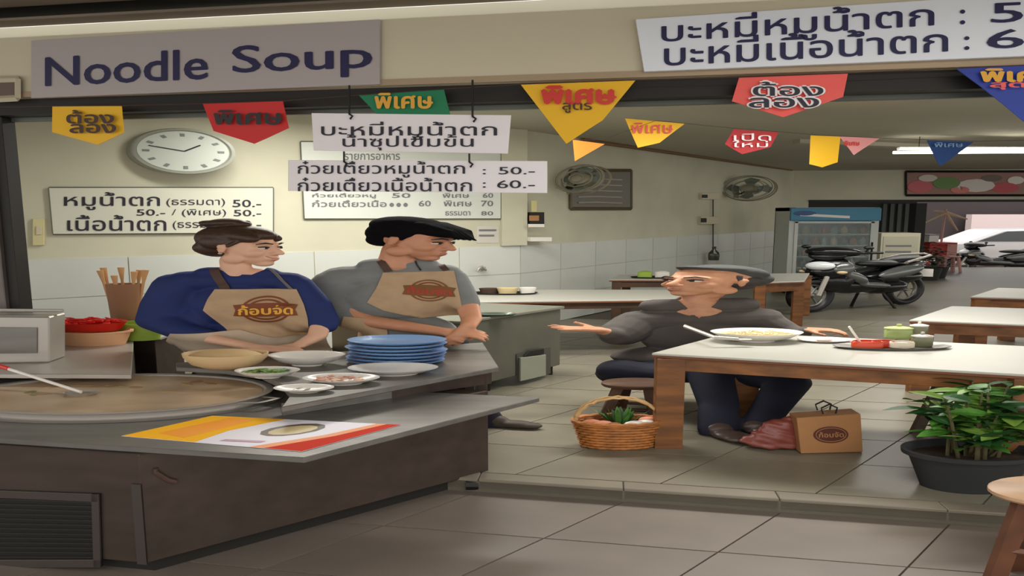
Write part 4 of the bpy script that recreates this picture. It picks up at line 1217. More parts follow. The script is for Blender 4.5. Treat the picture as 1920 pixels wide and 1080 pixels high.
def drape(P, poly, bvh, off, dy0=-.2, step=.014, th=.005, limit=.06):
    """a cloth panel hung over the body: outline points in picture columns/rows at the body's depth"""
    pts = [P.q(x, y, dy0) for x, y in poly]; out = []
    for a, b in zip(pts, pts[1:] + pts[:1]):
        n = max(1, int((b - a).length / step)); out += [a.lerp(b, i / n) for i in range(n)]
    V2 = [Vector((p.x, p.z)) for p in out]; n = len(V2); E2 = [(i, (i + 1) % n) for i in range(n)]
    x0, x1 = min(p.x for p in V2), max(p.x for p in V2); z0, z1 = min(p.y for p in V2), max(p.y for p in V2)
    g = []
    x = x0 + step / 2
    while x < x1:
        z = z0 + step / 2
        while z < z1:
            if all((Vector((x, z)) - v).length > step * .5 for v in V2): g.append(Vector((x, z)))
            z += step
        x += step
    ov, oe, of, _, _, _ = delaunay_2d_cdt(V2 + g, E2, [list(range(n))], 1, 1e-6)
    bm = B(); vs_ = []
    ys = []
    for v in ov:
        h = bvh.ray_cast(Vector((v.x, -3, v.y)), Vector((0, 1, 0)))[0]
        ys.append(h.y if h else None)
    good = [y for y in ys if y is not None]; 
    for k, y in enumerate(ys):
        if y is None:
            # hang from the nearest covered point
            best = min(((ov[j] - ov[k]).length, ys[j]) for j in range(0, len(ys)) if ys[j] is not None); ys[k] = best[1] + .03
    vs_ = [bm.verts.new((v.x, y - off, v.y)) for v, y in zip(ov, ys)]
    for f in of:
        try: bm.faces.new([vs_[i] for i in f])
        except ValueError: pass
    lo = [v.co.y for v in bm.verts]
    for _ in range(6):
        new = {}
        for v in bm.verts:
            nb = [e.other_vert(v).co.y for e in v.link_edges]
            if nb: new[v] = min(v.co.y, sum(nb) / len(nb)) * .5 + .5 * sum(nb) / len(nb)
        for v, y in new.items(): v.co.y = min(y, v.co.y + .003)
    for v in bm.verts:
        h = bvh.ray_cast(Vector((v.co.x, -3, v.co.z)), Vector((0, 1, 0)))[0]
        if h: v.co.y = min(v.co.y, h.y - .008)
    bmesh.ops.recalc_face_normals(bm, faces=bm.faces)
    bv = BVHTree.FromBMesh(bm)
    r = bmesh.ops.extrude_face_region(bm, geom=list(bm.faces))
    for v in [g_ for g_ in r['geom'] if isinstance(g_, bmesh.types.BMVert)]: v.co.y += th
    return bm, bv


def on(P, bvh, x, y, off=.004, dy0=-.2):
    p = P.q(x, y, dy0); h = bvh.ray_cast(Vector((p.x, -3, p.z)), Vector((0, 1, 0)))[0]
    return Vector((p.x, (h.y if h else p.y) - off, p.z))


def strap(P, bvh, pts, w_, mat, off=.006, name='strap'):
    pl = []
    for a, b in zip(pts, pts[1:]):
        for i in range(8):
            s_ = i / 8; pl.append(on(P, bvh, a[0] + (b[0] - a[0]) * s_, a[1] + (b[1] - a[1]) * s_, off))
    pl.append(on(P, bvh, pts[-1][0], pts[-1][1], off))
    pl = [p for p in pl if bvh.ray_cast(Vector((p.x, -3, p.z)), Vector((0, 1, 0)))[0]]
    for _ in range(3):
        for i in range(1, len(pl) - 1): pl[i] = pl[i] * .5 + (pl[i - 1] + pl[i + 1]) * .25
    bm = B(); rows = []
    for i, p in enumerate(pl):
        t = (pl[min(i + 1, len(pl) - 1)] - pl[max(i - 1, 0)]).normalized(); s_ = t.cross(Vector((0, -1, 0))).normalized() * w_
        rows.append([bm.verts.new(p - s_ - Vector((0, .002, 0))), bm.verts.new(p + s_ - Vector((0, .002, 0))), bm.verts.new(p + s_ + Vector((0, .003, 0))), bm.verts.new(p - s_ + Vector((0, .003, 0)))])
    for a, b in zip(rows, rows[1:]):
        for k in range(4): bm.faces.new([a[k], a[(k + 1) % 4], b[(k + 1) % 4], b[k]])
    bm.faces.new(rows[0]); bm.faces.new(rows[-1])
    return fin(name, bm, mat, P.t, smooth=.9)


def logo(P, bvh, parent, cx, cy, rx, ry, text, rot=0.0, base=m_logo, txt=m_logoy, ring=m_logo, off=.004, band=True):
    def proj(x, y, o):
        return on(P, bvh, x, y, o)
    ca, sa = math.cos(rot), math.sin(rot)
    def pt(u, v, o): return proj(cx + (u * ca - v * sa * .45) * 1.0, cy + (u * sa * .45 + v * ca), o)
    def fill(loop, mat, o, nm):
        bm = B(); c_ = bm.verts.new(pt(0, 0, o)); prev = [c_] * len(loop)
        for k in (.33, .66, 1.0):
            cur = [bm.verts.new(pt(u * k, v * k, o)) for u, v in loop]
            for i in range(len(loop)):
                j = (i + 1) % len(loop)
                if prev[0] is c_: bm.faces.new([c_, cur[i], cur[j]])
                else: bm.faces.new([prev[i], cur[i], cur[j], prev[j]])
            prev = cur
        return fin(nm, bm, mat, parent)
    E_ = [(math.cos(a * PI / 18), math.sin(a * PI / 18)) for a in range(36)]
    def ringm(k0, k1, mat, o):
        bm = B(); A = [bm.verts.new(pt(u * rx * k0, v * ry * k0, o)) for u, v in E_]; C = [bm.verts.new(pt(u * rx * k1, v * ry * k1, o)) for u, v in E_]
        for i in range(36):
            j = (i + 1) % 36; bm.faces.new([A[i], A[j], C[j], C[i]])
        return fin('logo_ring', bm, mat, parent)
    if band:
        ringm(.86, .98, base, off); ringm(.64, .76, ring, off)
        bw_ = rx * 1.28; bh = ry * .46
        fill([(-bw_, -bh * .8), (-bw_ * .5, -bh * 1.0), (0, -bh * 1.08), (bw_ * .5, -bh * 1.0), (bw_, -bh * .8), (bw_ * .9, 0), (bw_, bh * .9), (bw_ * .5, bh * 1.05), (0, bh * 1.1), (-bw_ * .5, bh * 1.05), (-bw_, bh * .9), (-bw_ * .92, 0)], base, off + .0015, 'logo_band')
        tw, th_ = bw_ * .84, bh * .78
    else:
        fill([(u * rx, v * ry) for u, v in E_], base, off, 'logo_disc'); ringm(.86, .93, txt, off + .002)
        tw, th_ = rx * .78, ry * .34
    V, T = glyphs(text, .03, 2); used = sorted({i for f in T for i in f}); x0, x1 = V[used, 0].min(), V[used, 0].max(); y0, y1 = V[used, 1].min(), V[used, 1].max()
    rm = {i: k for k, i in enumerate(used)}; pts = []
    for i in used:
        u = (V[i, 0] - x0) / (x1 - x0) * 2 - 1; v = (V[i, 1] - y0) / (y1 - y0) * 2 - 1
        p = pt(u * tw, -v * th_, off + .004); pts.append((p.x * SX, p.y, p.z))
    me = bpy.data.meshes.new('lettering'); me.from_pydata(pts, [], [tuple(rm[i] for i in f) for f in T]); link('lettering', me, txt, parent)


def finish(P, bm, name, mat, voxel=.009, sm=3, parent=None):
    r = organic(bm, voxel, sm); bv = BVHTree.FromBMesh(r)
    o = fin(name, r, mat, parent or P.t, smooth=2.5); return o, bv


def shoe(P, c, yaw, mat, sc=1.0):
    bm = B()
    def f(t):
        ell(t, (.0, 0, .045), (.05, .042, .045)); ell(t, (.08, 0, .03), (.075, .045, .03)); ell(t, (.13, 0, .026), (.05, .04, .024)); ell(t, (.05, 0, .018), (.12, .042, .018))
    H = Matrix.Translation(c) @ Matrix.Rotation(yaw, 4, 'Z') @ Matrix.Diagonal((sc, sc, sc, 1)); add(bm, H, f)
    for v in bm.verts: v.co.z = max(v.co.z, .003)
    r = organic(bm, .008, 2); return fin('shoe', r, mat, P.t, smooth=2)


def neckcut(P, r, poly, ymax=.05, dy=-.08):
    pts = [P.q(x, y, dy) for x, y in poly]; n = len(pts)
    for i in range(n):
        a, b = pts[i], pts[(i + 1) % n]; d = b - a; nn = Vector((d.z, 0, -d.x))
        lo = Vector((min(p.x for p in pts) - .02, -9, min(p.z for p in pts) - .02)); hi = Vector((max(p.x for p in pts) + .02, ymax, max(p.z for p in pts) + .02))
        fs = [f for f in r.faces if all(lo[k] < f.calc_center_median()[k] < hi[k] for k in range(3))]
        g = set(fs); [g.update(f.edges) for f in fs]; [g.update(f.verts) for f in fs]
        bmesh.ops.bisect_plane(r, geom=list(g), plane_co=a, plane_no=nn.normalized(), dist=1e-5)
    s0 = sum(pts[i].x * pts[(i + 1) % n].z - pts[(i + 1) % n].x * pts[i].z for i in range(n))
    def inside(c):
        for i in range(n):
            a, b = pts[i], pts[(i + 1) % n]
            if ((b.x - a.x) * (c.z - a.z) - (b.z - a.z) * (c.x - a.x)) * s0 < 0: return False
        return True
    bmesh.ops.delete(r, geom=[f for f in r.faces if f.calc_center_median().y < ymax and inside(f.calc_center_median())], context='FACES')


# ---- the woman ------------------------------------------------------------
W = Person('woman in a navy sweater and khaki apron with her brown hair in a bun', 450, 4.45)
Hw = head_frame(W.q(452, 463), math.radians(-24), math.radians(3), 0, 1.22, 1.12)
bm = B(); head_solid(bm, Hw, .92)
capsule(bm, W.q(440, 488), .052, W.q(446, 518), .055)
capsule(bm, W.q(408, 514), .042, W.q(488, 514), .042); capsule(bm, W.q(360, 540), .03, W.q(535, 538), .03)
ell(bm, W.q(446, 532), (.1, .058, .075)); ell(bm, W.q(450, 575), (.12, .07, .13)); ell(bm, W.q(448, 640), (.11, .08, .15)); ell(bm, W.q(448, 700), (.12, .08, .1))
W.chain(bm, [(330, 545, 0, .03), (300, 602, -.02, .035), (390, 634, -.17, .034), (480, 652, -.27, .026)])
W.chain(bm, [(548, 540, 0, .03), (604, 600, -.06, .036), (595, 630, -.14, .034), (560, 648, -.2, .025)])
W.chain(bm, [(415, 700, 0, .08), (415, 770, 0, .055), (418, 815, 0, .045)])
W.chain(bm, [(480, 700, 0, .08), (480, 770, 0, .055), (478, 815, 0, .045)])
hand(bm, W.q(482, 652, -.27), Vector((1, -.12, -.12)), Vector((0, .35, -1)), 1.0, .25, -1)
hand(bm, W.q(560, 648, -.2), Vector((-.9, -.35, -.22)), Vector((0, .2, -1)), 1.0, .25, 1)
finish(W, bm, 'body', m_skin, .0065, 3)
face_bits(W, Hw, m_hair, .004, m_lip, 1.0)
# hair: cap, swept sides, bun
bm = B()
def fh(t):
    ell(t, (-.03, 0, .048), (.092, .084, .082)); ell(t, (.004, 0, .075), (.085, .072, .052), rot=(0, .1, 0)); ell(t, (-.065, 0, -.005), (.055, .07, .06)); ell(t, (-.085, 0, -.01), (.04, .06, .045))
    for s_ in (-1, 1):
        ell(t, (.034, s_ * .05, .064), (.05, .03, .03), rot=(0, .45, 0)); ell(t, (-.03, s_ * .066, .03), (.045, .022, .04), rot=(0, .2, 0)); capsule(t, (.036, s_ * .07, .035), .008, (.012, s_ * .076, .005), .006, 8)
    ell(t, (-.05, 0, .138), (.05, .05, .028), rot=(0, -.2, 0)); ell(t, (-.075, 0, .13), (.045, .04, .022), rot=(0, .2, .3)); ell(t, (-.02, .01, .135), (.035, .035, .02)); capsule(t, (-.09, 0, .125), .014, (-.13, .0, .118), .004, 8)
add(bm, Hw, fh); finish(W, bm, 'hair', m_hair, .006, 2)
bm = B(); add(bm, Hw, lambda t: ell(t, (.0, -.086, -.034), (.006, .005, .006), sub=2)); fin('earring', bm, m_steel_l, W.t)
# sweater
bm = B()
capsule(bm, W.q(352, 526), .07, W.q(540, 526), .062); capsule(bm, W.q(390, 513), .048, W.q(500, 513), .046); ell(bm, W.q(365, 600), (.08, .08, .1)); ell(bm, W.q(560, 592), (.07, .07, .12)); ell(bm, W.q(420, 640, -.02), (.17, .1, .11))
ell(bm, W.q(450, 572), (.172, .115, .165)); ell(bm, W.q(448, 640), (.15, .115, .16)); ell(bm, W.q(448, 690), (.17, .125, .06))
W.chain(bm, [(330, 534, 0, .082), (310, 572, 0, .086), (298, 600, -.02, .08), (345, 622, -.1, .062), (385, 630, -.15, .05)])
W.chain(bm, [(550, 532, 0, .068), (588, 572, -.03, .064), (606, 600, -.06, .056), (606, 612, -.08, .05)])
# open neckline: cut what rises over the collar
r = organic(bm, .009, 4)
neckcut(W, r, [(384, 462), (387, 490), (404, 506), (432, 515), (468, 516), (490, 507), (503, 492), (505, 462)], .05)
wb_ = BVHTree.FromBMesh(r); fin('sweater', r, m_navy, W.t, smooth=2.5)
bm, bv = drape(W, [(388, 546), (545, 546), (560, 575), (568, 600), (572, 646), (440, 646), (398, 612), (368, 586), (378, 562)], wb_, .012)
ap = fin('apron_bib', bm, m_apron, W.t, smooth=1.2)
logo(W, bv, ap, 488, 585, 47, 27, 'ก้อบจัด')
bm, bv2 = drape(W, [(315, 627), (440, 622), (500, 640), (585, 640), (590, 700), (575, 745), (300, 745), (290, 690), (296, 645)], wb_, .03, step=.02)
fin('apron_skirt', bm, m_apron2, W.t, smooth=1.2)
strap(W, wb_, [(374, 494), (382, 512), (398, 532), (408, 548)], .017, m_strap, .012)
strap(W, wb_, [(474, 498), (505, 520), (535, 546)], .006, M('strap_grey', (96, 90, 92), .7), .012)
# trousers and shoes
bm = B(); ell(bm, W.q(448, 705), (.165, .115, .1))
W.chain(bm, [(412, 710, 0, .09), (414, 770, 0, .065), (416, 818, 0, .055)]); W.chain(bm, [(482, 710, 0, .09), (480, 770, 0, .065), (480, 818, 0, .055)])
finish(W, bm, 'trousers', m_pants, .012, 2)
for x in (416, 480): shoe(W, Vector((W.q(x, 800).x, -.02, 0)), math.radians(-80), m_black)

# ---- the man at the counter -----------------------------------------------
N = Person('man in a grey T-shirt and khaki apron, black hair swept forward, hands clasped', 770, 4.66)
Hn = head_frame(N.q(772, 449, -.02), math.radians(-26), math.radians(14), 0, 1.28, 1.18)
bm = B(); head_solid(bm, Hn, 1.08)
capsule(bm, N.q(748, 466), .06, N.q(742, 500, 0), .07)
capsule(bm, N.q(712, 497), .048, N.q(786, 496), .045); capsule(bm, N.q(660, 528), .035, N.q(825, 520), .03)
ell(bm, N.q(748, 518), (.1, .07, .08)); ell(bm, N.q(745, 565), (.14, .08, .15)); ell(bm, N.q(775, 630), (.12, .09, .15)); ell(bm, N.q(785, 680), (.13, .09, .1))
N.chain(bm, [(640, 540, 0, .04), (662, 590, -.05, .045), (690, 602, -.08, .046), (760, 612, -.17, .04), (832, 622, -.24, .029)])
N.chain(bm, [(842, 528, 0, .035), (876, 572, -.08, .043), (884, 598, -.15, .038), (878, 612, -.22, .029)])
N.chain(bm, [(755, 690, 0, .09), (775, 750, 0, .06), (790, 800, 0, .05)])
N.chain(bm, [(830, 690, 0, .09), (880, 750, -.02, .06), (925, 800, -.02, .05)])
hand(bm, N.q(832, 622, -.24), Vector((1, -.1, -.12)), Vector((-.1, .6, -.8)), 1.02, .45, -1)
hand(bm, N.q(878, 612, -.23), Vector((-.35, -.45, -.75)), Vector((-.5, .8, 0)), 1.02, .5, 1)
finish(N, bm, 'body', m_skin2, .0068, 3)
face_bits(N, Hn, m_hairk, .004, M('lip_man', (158, 92, 78), .5), .6)
bm = B()
def fh2(t):
    ell(t, (-.02, 0, .07), (.1, .09, .06), rot=(0, .04, 0)); ell(t, (.04, 0, .074), (.085, .078, .04), rot=(0, .2, 0)); ell(t, (-.06, 0, .03), (.055, .08, .07)); ell(t, (-.07, 0, -.015), (.035, .062, .045))
    for k in range(7):
        y = (k - 3) * .017; capsule(t, (.03, y, .092), .022, (.1, y * .9, .072), .016, 8); capsule(t, (.1, y * .9, .072), .016, (.165 - abs(y) * .5, y * .7 - .01, .038), .004, 8)
    for s_ in (-1, 1): capsule(t, (.02, s_ * .068, .05), .016, (.014, s_ * .074, .005), .006, 8); ell(t, (-.015, s_ * .066, .04), (.05, .02, .035))
add(bm, Hn, fh2); finish(N, bm, 'hair', M('hair_black', (15, 14, 16), .95, bump=.5, scale=40, stretch=(1, 8, 8), spec=.1), .005, 2)
# T-shirt
bm = B()
capsule(bm, N.q(645, 520), .085, N.q(830, 512), .07); capsule(bm, N.q(700, 500), .062, N.q(795, 496), .055)
ell(bm, N.q(742, 560), (.2, .13, .18)); ell(bm, N.q(772, 625), (.168, .13, .15)); ell(bm, N.q(782, 670), (.17, .135, .06))
N.chain(bm, [(632, 530, 0, .095), (618, 560, 0, .09), (640, 592, -.03, .078), (668, 604, -.06, .062)])
N.chain(bm, [(840, 520, 0, .07), (862, 552, -.04, .062), (872, 570, -.07, .056)])
r = organic(bm, .009, 4)
neckcut(N, r, [(694, 445), (700, 474), (718, 490), (748, 497), (774, 492), (790, 478), (794, 445)], .05)
nb_ = BVHTree.FromBMesh(r); fin('t_shirt', r, m_grey, N.t, smooth=2.5)
bm, bv = drape(N, [(712, 514), (848, 511), (858, 550), (864, 575), (862, 600), (785, 602), (715, 585), (684, 570), (700, 545)], nb_, .012)
ap = fin('apron_bib', bm, m_apron, N.t, smooth=1.2)
logo(N, bv, ap, 802, 548, 40, 21, 'ก้อบจัด', .12, M('logo_olive', (120, 78, 34), .7), m_logor)
bm, bv2 = drape(N, [(640, 596), (720, 604), (724, 640), (724, 700), (640, 700), (625, 640)], nb_, .03, step=.02)
fin('apron_skirt', bm, m_apron, N.t, smooth=1.2)
strap(N, nb_, [(690, 468), (704, 490), (722, 512)], .015, m_strap, .014)
strap(N, nb_, [(798, 478), (815, 494), (834, 510)], .013, m_strap, .014)
strap(N, nb_, [(770, 484), (776, 500), (784, 510)], .003, m_dark, .008, 'placket_seam')
bm = B(); ell(bm, N.q(790, 644), (.172, .14, .09)); ell(bm, N.q(788, 690), (.175, .13, .1))
N.chain(bm, [(755, 700, 0, .1), (775, 755, 0, .075), (790, 808, 0, .062)]); N.chain(bm, [(830, 695, 0, .1), (880, 750, -.02, .072), (928, 803, -.02, .06)])
finish(N, bm, 'trousers', m_pants, .012, 2)
shoe(N, Vector((N.q(930, 800).x, -.04, 0)), math.radians(-25), M('shoe_brown', (62, 52, 42), .6)); shoe(N, Vector((N.q(792, 800).x, -.02, 0)), math.radians(-60), M('shoe_brown', (62, 52, 42), .6))

# ---- the seated customer ----------------------------------------------------
D = Person('seated older man in a charcoal V-neck shirt and grey cap, palm raised', 1300, 5.2)
Hd = head_frame(D.q(1332, 527, -.03), math.radians(180 + 46), math.radians(-6), 0, 1.16, 1.75)
bm = B(); head_solid(bm, Hd, 1.02)
D.chain(bm, [(1330, 548, .01, .066), (1300, 556, .0, .05), (1316, 578, 0, .066)]); capsule(bm, D.q(1262, 572), .045, D.q(1366, 570), .045)
capsule(bm, D.q(1215, 608), .04, D.q(1425, 602), .04)
ell(bm, D.q(1310, 588, 0), (.11, .078, .11)); ell(bm, D.q(1310, 635), (.18, .09, .13)); ell(bm, D.q(1270, 680), (.15, .1, .1))
D.chain(bm, [(1190, 614, 0, .04), (1160, 632, -.1, .036), (1150, 626, -.16, .034), (1122, 619, -.22, .027)])
D.chain(bm, [(1440, 605, 0, .052), (1480, 622, -.04, .042), (1510, 620, -.1, .03)])
D.chain(bm, [(1200, 696, 0, .07), (1340, 700, -.42, .06), (1345, 805, -.75, .045)])
D.chain(bm, [(1260, 696, 0, .07), (1475, 715, -.42, .06), (1410, 800, -.7, .045)])
hand(bm, D.q(1124, 618, -.22), Vector((-1, -.12, .1)), Vector((0, -.2, 1)), 1.15, .08, 1, .16)
hand(bm, D.q(1508, 618, -.1), Vector((1, -.25, -.02)), Vector((0, .1, -1)), 1.1, .45, -1)
finish(D, bm, 'body', m_skin3, .0072, 3)
face_bits(D, Hd, m_hairk, -.003, M('lip_old', (150, 92, 76), .5), -.3)
bm = B()
def fh3(t):
    ell(t, (-.04, 0, .01), (.075, .079, .06)); ell(t, (-.06, 0, -.03), (.04, .06, .035))
    for s_ in (-1, 1): capsule(t, (.01, s_ * .074, .04), .008, (.006, s_ * .076, .005), .005, 8)
add(bm, Hd, fh3); finish(D, bm, 'hair', M('hair_grey', (58, 52, 50), .7), .006, 2)
bm = B()
def fc3(t):
    ell(t, (-.04, 0, .064), (.088, .086, .054), rot=(0, -.32, 0)); ell(t, (-.085, 0, .02), (.052, .078, .06)); ell(t, (.0, 0, .088), (.07, .076, .026), rot=(0, -.06, 0)); ell(t, (.05, 0, .094), (.03, .05, .008), rot=(0, -.2, 0))
add(bm, Hd, fc3); finish(D, bm, 'cap', m_capg, .006, 2)
bm = B()
capsule(bm, D.q(1195, 602), .088, D.q(1430, 596), .085); capsule(bm, D.q(1225, 574), .058, D.q(1398, 571), .06); capsule(bm, D.q(1290, 574, .03), .05, D.q(1372, 570, .03), .05)
ell(bm, D.q(1310, 632), (.235, .135, .16)); ell(bm, D.q(1262, 668), (.25, .16, .09))
D.chain(bm, [(1190, 608, 0, .1), (1166, 625, -.08, .1), (1158, 630, -.12, .075), (1146, 626, -.17, .052)])
D.chain(bm, [(1432, 602, 0, .088), (1468, 618, -.03, .07), (1498, 626, -.08, .05), (1505, 622, -.1, .042)])
r = organic(bm, .0065, 6)
neckcut(D, r, [(1260, 520), (1262, 553), (1311, 597), (1364, 553), (1366, 520)], .05)
db_ = BVHTree.FromBMesh(r); fin('shirt', r, m_char, D.t, smooth=2.5)
strap(D, db_, [(1262, 556), (1285, 575), (1309, 598)], .008, m_char, .004, 'collar_edge'); strap(D, db_, [(1357, 554), (1335, 575), (1312, 598)], .008, m_char, .004, 'collar_edge')
bm = B()
ell(bm, D.q(1225, 694), (.18, .14, .1)); ell(bm, D.q(1188, 700, -.12), (.15, .16, .11)); capsule(bm, D.q(1160, 694, -.2), .09, D.q(1235, 704, -.28), .09)
D.chain(bm, [(1185, 694, 0, .1), (1330, 698, -.42, .088), (1348, 760, -.6, .075), (1345, 806, -.75, .07)])
D.chain(bm, [(1255, 694, 0, .1), (1400, 700, -.3, .092), (1478, 718, -.45, .088), (1445, 765, -.6, .072), (1420, 800, -.7, .066)])
finish(D, bm, 'trousers', M('trousers_navy', (16, 20, 40), .85, noise=.2, scale=9), .012, 2)
shoe(D, Vector((D.q(1350, 820, -.8).x, -.78, 0)), math.radians(-75), M('shoe_dark', (70, 56, 50), .4), 1.1)
shoe(D, Vector((D.q(1415, 810, -.72).x, -.72, 0)), math.radians(-65), M('shoe_dark', (70, 56, 50), .4), 1.1)

# ================================================================== floor things by the table
p = PZ(1163, 848, 0)
p.y += .12
t = thing('wicker_basket', 'oval wicker shopping basket with arched handle on the floor', 'basket', p)
br, bh = .145, .185
bm = B(); lathe(bm, [(0, .004), (br * .74, .004), (br * .96, bh), (br * .93, bh), (br * .72, .012), (0, .012)], 40, sy=.8); fin('shell', bm, M('wicker_in', (120, 74, 36), .7), t, smooth=.9)
for k in range(9):
    z = .012 + k * bh / 9.2; rr = br * (.77 + .2 * z / bh); bm = B(); n = 72
    tube(bm, [Vector(((rr + .004 * math.cos(a * PI / 2 * 1.0 + k * PI)) * math.cos(2 * PI * a / n), .8 * (rr + .004 * math.cos(a * PI / 2 + k * PI)) * math.sin(2 * PI * a / n), z)) for a in range(n)], .0095, 5, closed=True)
    fin('weave_row', bm, m_wick, t, smooth=1)
for k in range(2):
    bm = B(); tube(bm, [Vector((br * (1.0 + .0) * math.cos(2 * PI * a / 60), .8 * br * math.sin(2 * PI * a / 60), bh + .005 + .012 * math.sin(a * .9 + k * PI) * .5)) for a in range(60)], .009, 6, closed=True); fin('rim', bm, m_wick, t, smooth=1)
for s_ in (-.02, .02):
    bm = B(); tube(bm, [Vector((br * .95 * math.cos(a), s_ + .01 * math.sin(a * 20 + s_ * 99), bh + .17 * math.sin(a))) for a in [PI * i / 24 for i in range(25)]], .007, 6); fin('handle', bm, M('wicker_pale', (196, 158, 104), .6), t, smooth=1)
GB = 'vegetables in the wicker basket'
bq = p + Vector((0, 0, bh))
t = thing('leek_bunch', 'bunch of dark green leaves standing in the wicker basket', 'vegetables', bq + Vector((.02, .02, -.05)), GB)
for k in range(34):
    a = random.uniform(0, 6.28); bm = B(); u = random.uniform(.2, 1)
    leafblade(bm, (.02 * math.cos(a), .02 * math.sin(a), 0), (u * math.cos(a) * .55, u * math.sin(a) * .4, 1), random.uniform(.12, .17), .02, .12); fin('leaf', bm, m_leaf if k % 2 else m_leaf2, t)
for i, (dx, dy, r_, m_, l_) in enumerate([(.05, -.07, .034, m_white, 'white round radish in front of the leaves in the basket'), (.085, -.03, .03, m_white, 'smaller white radish next to the basket handle'),
                                          (-.05, -.06, .032, M('pinkroot', (206, 132, 100), .6), 'pinkish root in the front of the basket'), (-.085, -.03, .03, M('pinkroot', (206, 132, 100), .6), 'pinkish root against the rim of the basket'), (-.02, -.08, .026, M('onion', (150, 84, 56), .5), 'brown onion at the front rim of the basket'),
                                          (.1, .03, .03, M('pinkroot', (206, 132, 100), .6), 'pinkish root behind the smaller radish')]):
    q = thing('vegetable', l_, 'vegetable', bq + Vector((dx * SX, dy, -.005)), GB)
    bm = B(); ell(bm, (0, 0, 0), (r_ * 1.1, r_, r_ * .8), rot=(0, 0, i)); fin('root', bm, m_, q, smooth=1.5)
    bm = B(); tube(bm, [Vector((r_ * .9, 0, 0)), Vector((r_ * 1.5, 0, .01))], [.006, .002], 6); fin('stem', bm, m_leaf, q)


def carrier(name, label, pts_front, depth, mat, handle=None, lean=0):
    a, b, c_, d = pts_front; o0 = (a + b) / 2; t = thing(name, label, 'bag', o0)
    n = Vector((0, 1, 0)) * depth
    bm = B(); prism(bm, [a - o0, b - o0, c_ - o0, d - o0], n, .004); fin('body', bm, mat, t, sx=False)
    return t, o0


Yb = PZ(1550, 852, 0).y
pf = [PY(1502, 853, Yb), PY(1618, 850, Yb + .03), PY(1614, 776, Yb + .05), PY(1494, 784, Yb + .02)]
pf[0].z = pf[1].z = .004
t, o0 = carrier('paper_bag', 'brown paper carrier bag with a round dark logo', pf, .12, m_kraft)
bpl = Plane(pf[0], pf[1])
c_ = (pf[0] + pf[1] + pf[2] + pf[3]) / 4 - o0
ux = (pf[1] - pf[0]).normalized(); nrm = Vector((ux.y, -ux.x, 0)).normalized(); nrm = nrm if nrm.y < 0 else -nrm
# the front leans back: follow its slope
fs = ((pf[2] + pf[3]) / 2 - (pf[0] + pf[1]) / 2); fs.normalize(); nrm = ux.cross(fs).normalized(); nrm = nrm if nrm.y < 0 else -nrm
def bagp(u, v, o): return c_ + ux * u + fs * v + nrm * o
bm = B(); bm.faces.new([bm.verts.new(bagp(.125 * math.cos(a * PI / 16), .058 * math.sin(a * PI / 16), .006)) for a in range(32)]); fin('logo_disc', bm, M('logo_bag', (86, 40, 28), .7), t, sx=False)
bm = B()
tube(bm, [bagp(.108 * math.cos(a * PI / 16), .048 * math.sin(a * PI / 16), .007) for a in range(32)], .0025, 5, closed=True); fin('logo_ring', bm, m_kraft, t, sx=False)
lettering('ก้อบจัด', [bagp(-.09, -.018, .0085), bagp(.09, -.018, .0085), bagp(.09, .022, .0085), bagp(-.09, .022, .0085)], m_kraft, t, (0, 0, 0), .02)
for dy in (.02, .1):
    bm = B(); tube(bm, [bagp(-.03, .14, 0) + Vector((0, dy, 0)), bagp(-.04, .18, 0) + Vector((0, dy, 0)), bagp(.02, .205, 0) + Vector((0, dy, 0)), bagp(.075, .18, 0) + Vector((0, dy, 0)), bagp(.06, .14, 0) + Vector((0, dy, 0))], .006, 6); fin('handle', bm, m_dark, t, sx=False, smooth=1)
# maroon bag: softer, wrinkled
pm = PZ(1466, 850, 0); pm.y += .1
t = thing('maroon_bag', 'slumped maroon plastic bag between the paper bag and the shoes', 'bag', pm)
bm = B()
def fb(tt):
    ell(tt, (0, 0, .08), (.09, .07, .08)); ell(tt, (.02, 0, .15), (.075, .05, .06)); ell(tt, (-.03, .01, .05), (.085, .07, .05)); ell(tt, (.05, .01, .2), (.045, .03, .03)); ell(tt, (.0, 0, .03), (.1, .075, .03))
fb(bm); r = organic(bm, .01, 3)
for v in r.verts:
    v.co += v.normal * .006 * math.sin(v.co.x * 90 + v.co.z * 60) * math.sin(v.co.z * 80 + v.co.y * 40); v.co.z = max(v.co.z, .003)
fin('sack', r, M('maroon', (124, 62, 52), .4), t, smooth=2)
bm = B(); tube(bm, [Vector((.03, 0, .2)), Vector((.05, 0, .235)), Vector((.08, 0, .24)), Vector((.085, 0, .2))], .006, 6); fin('handle', bm, M('maroon', (124, 62, 52), .4), t, smooth=1)

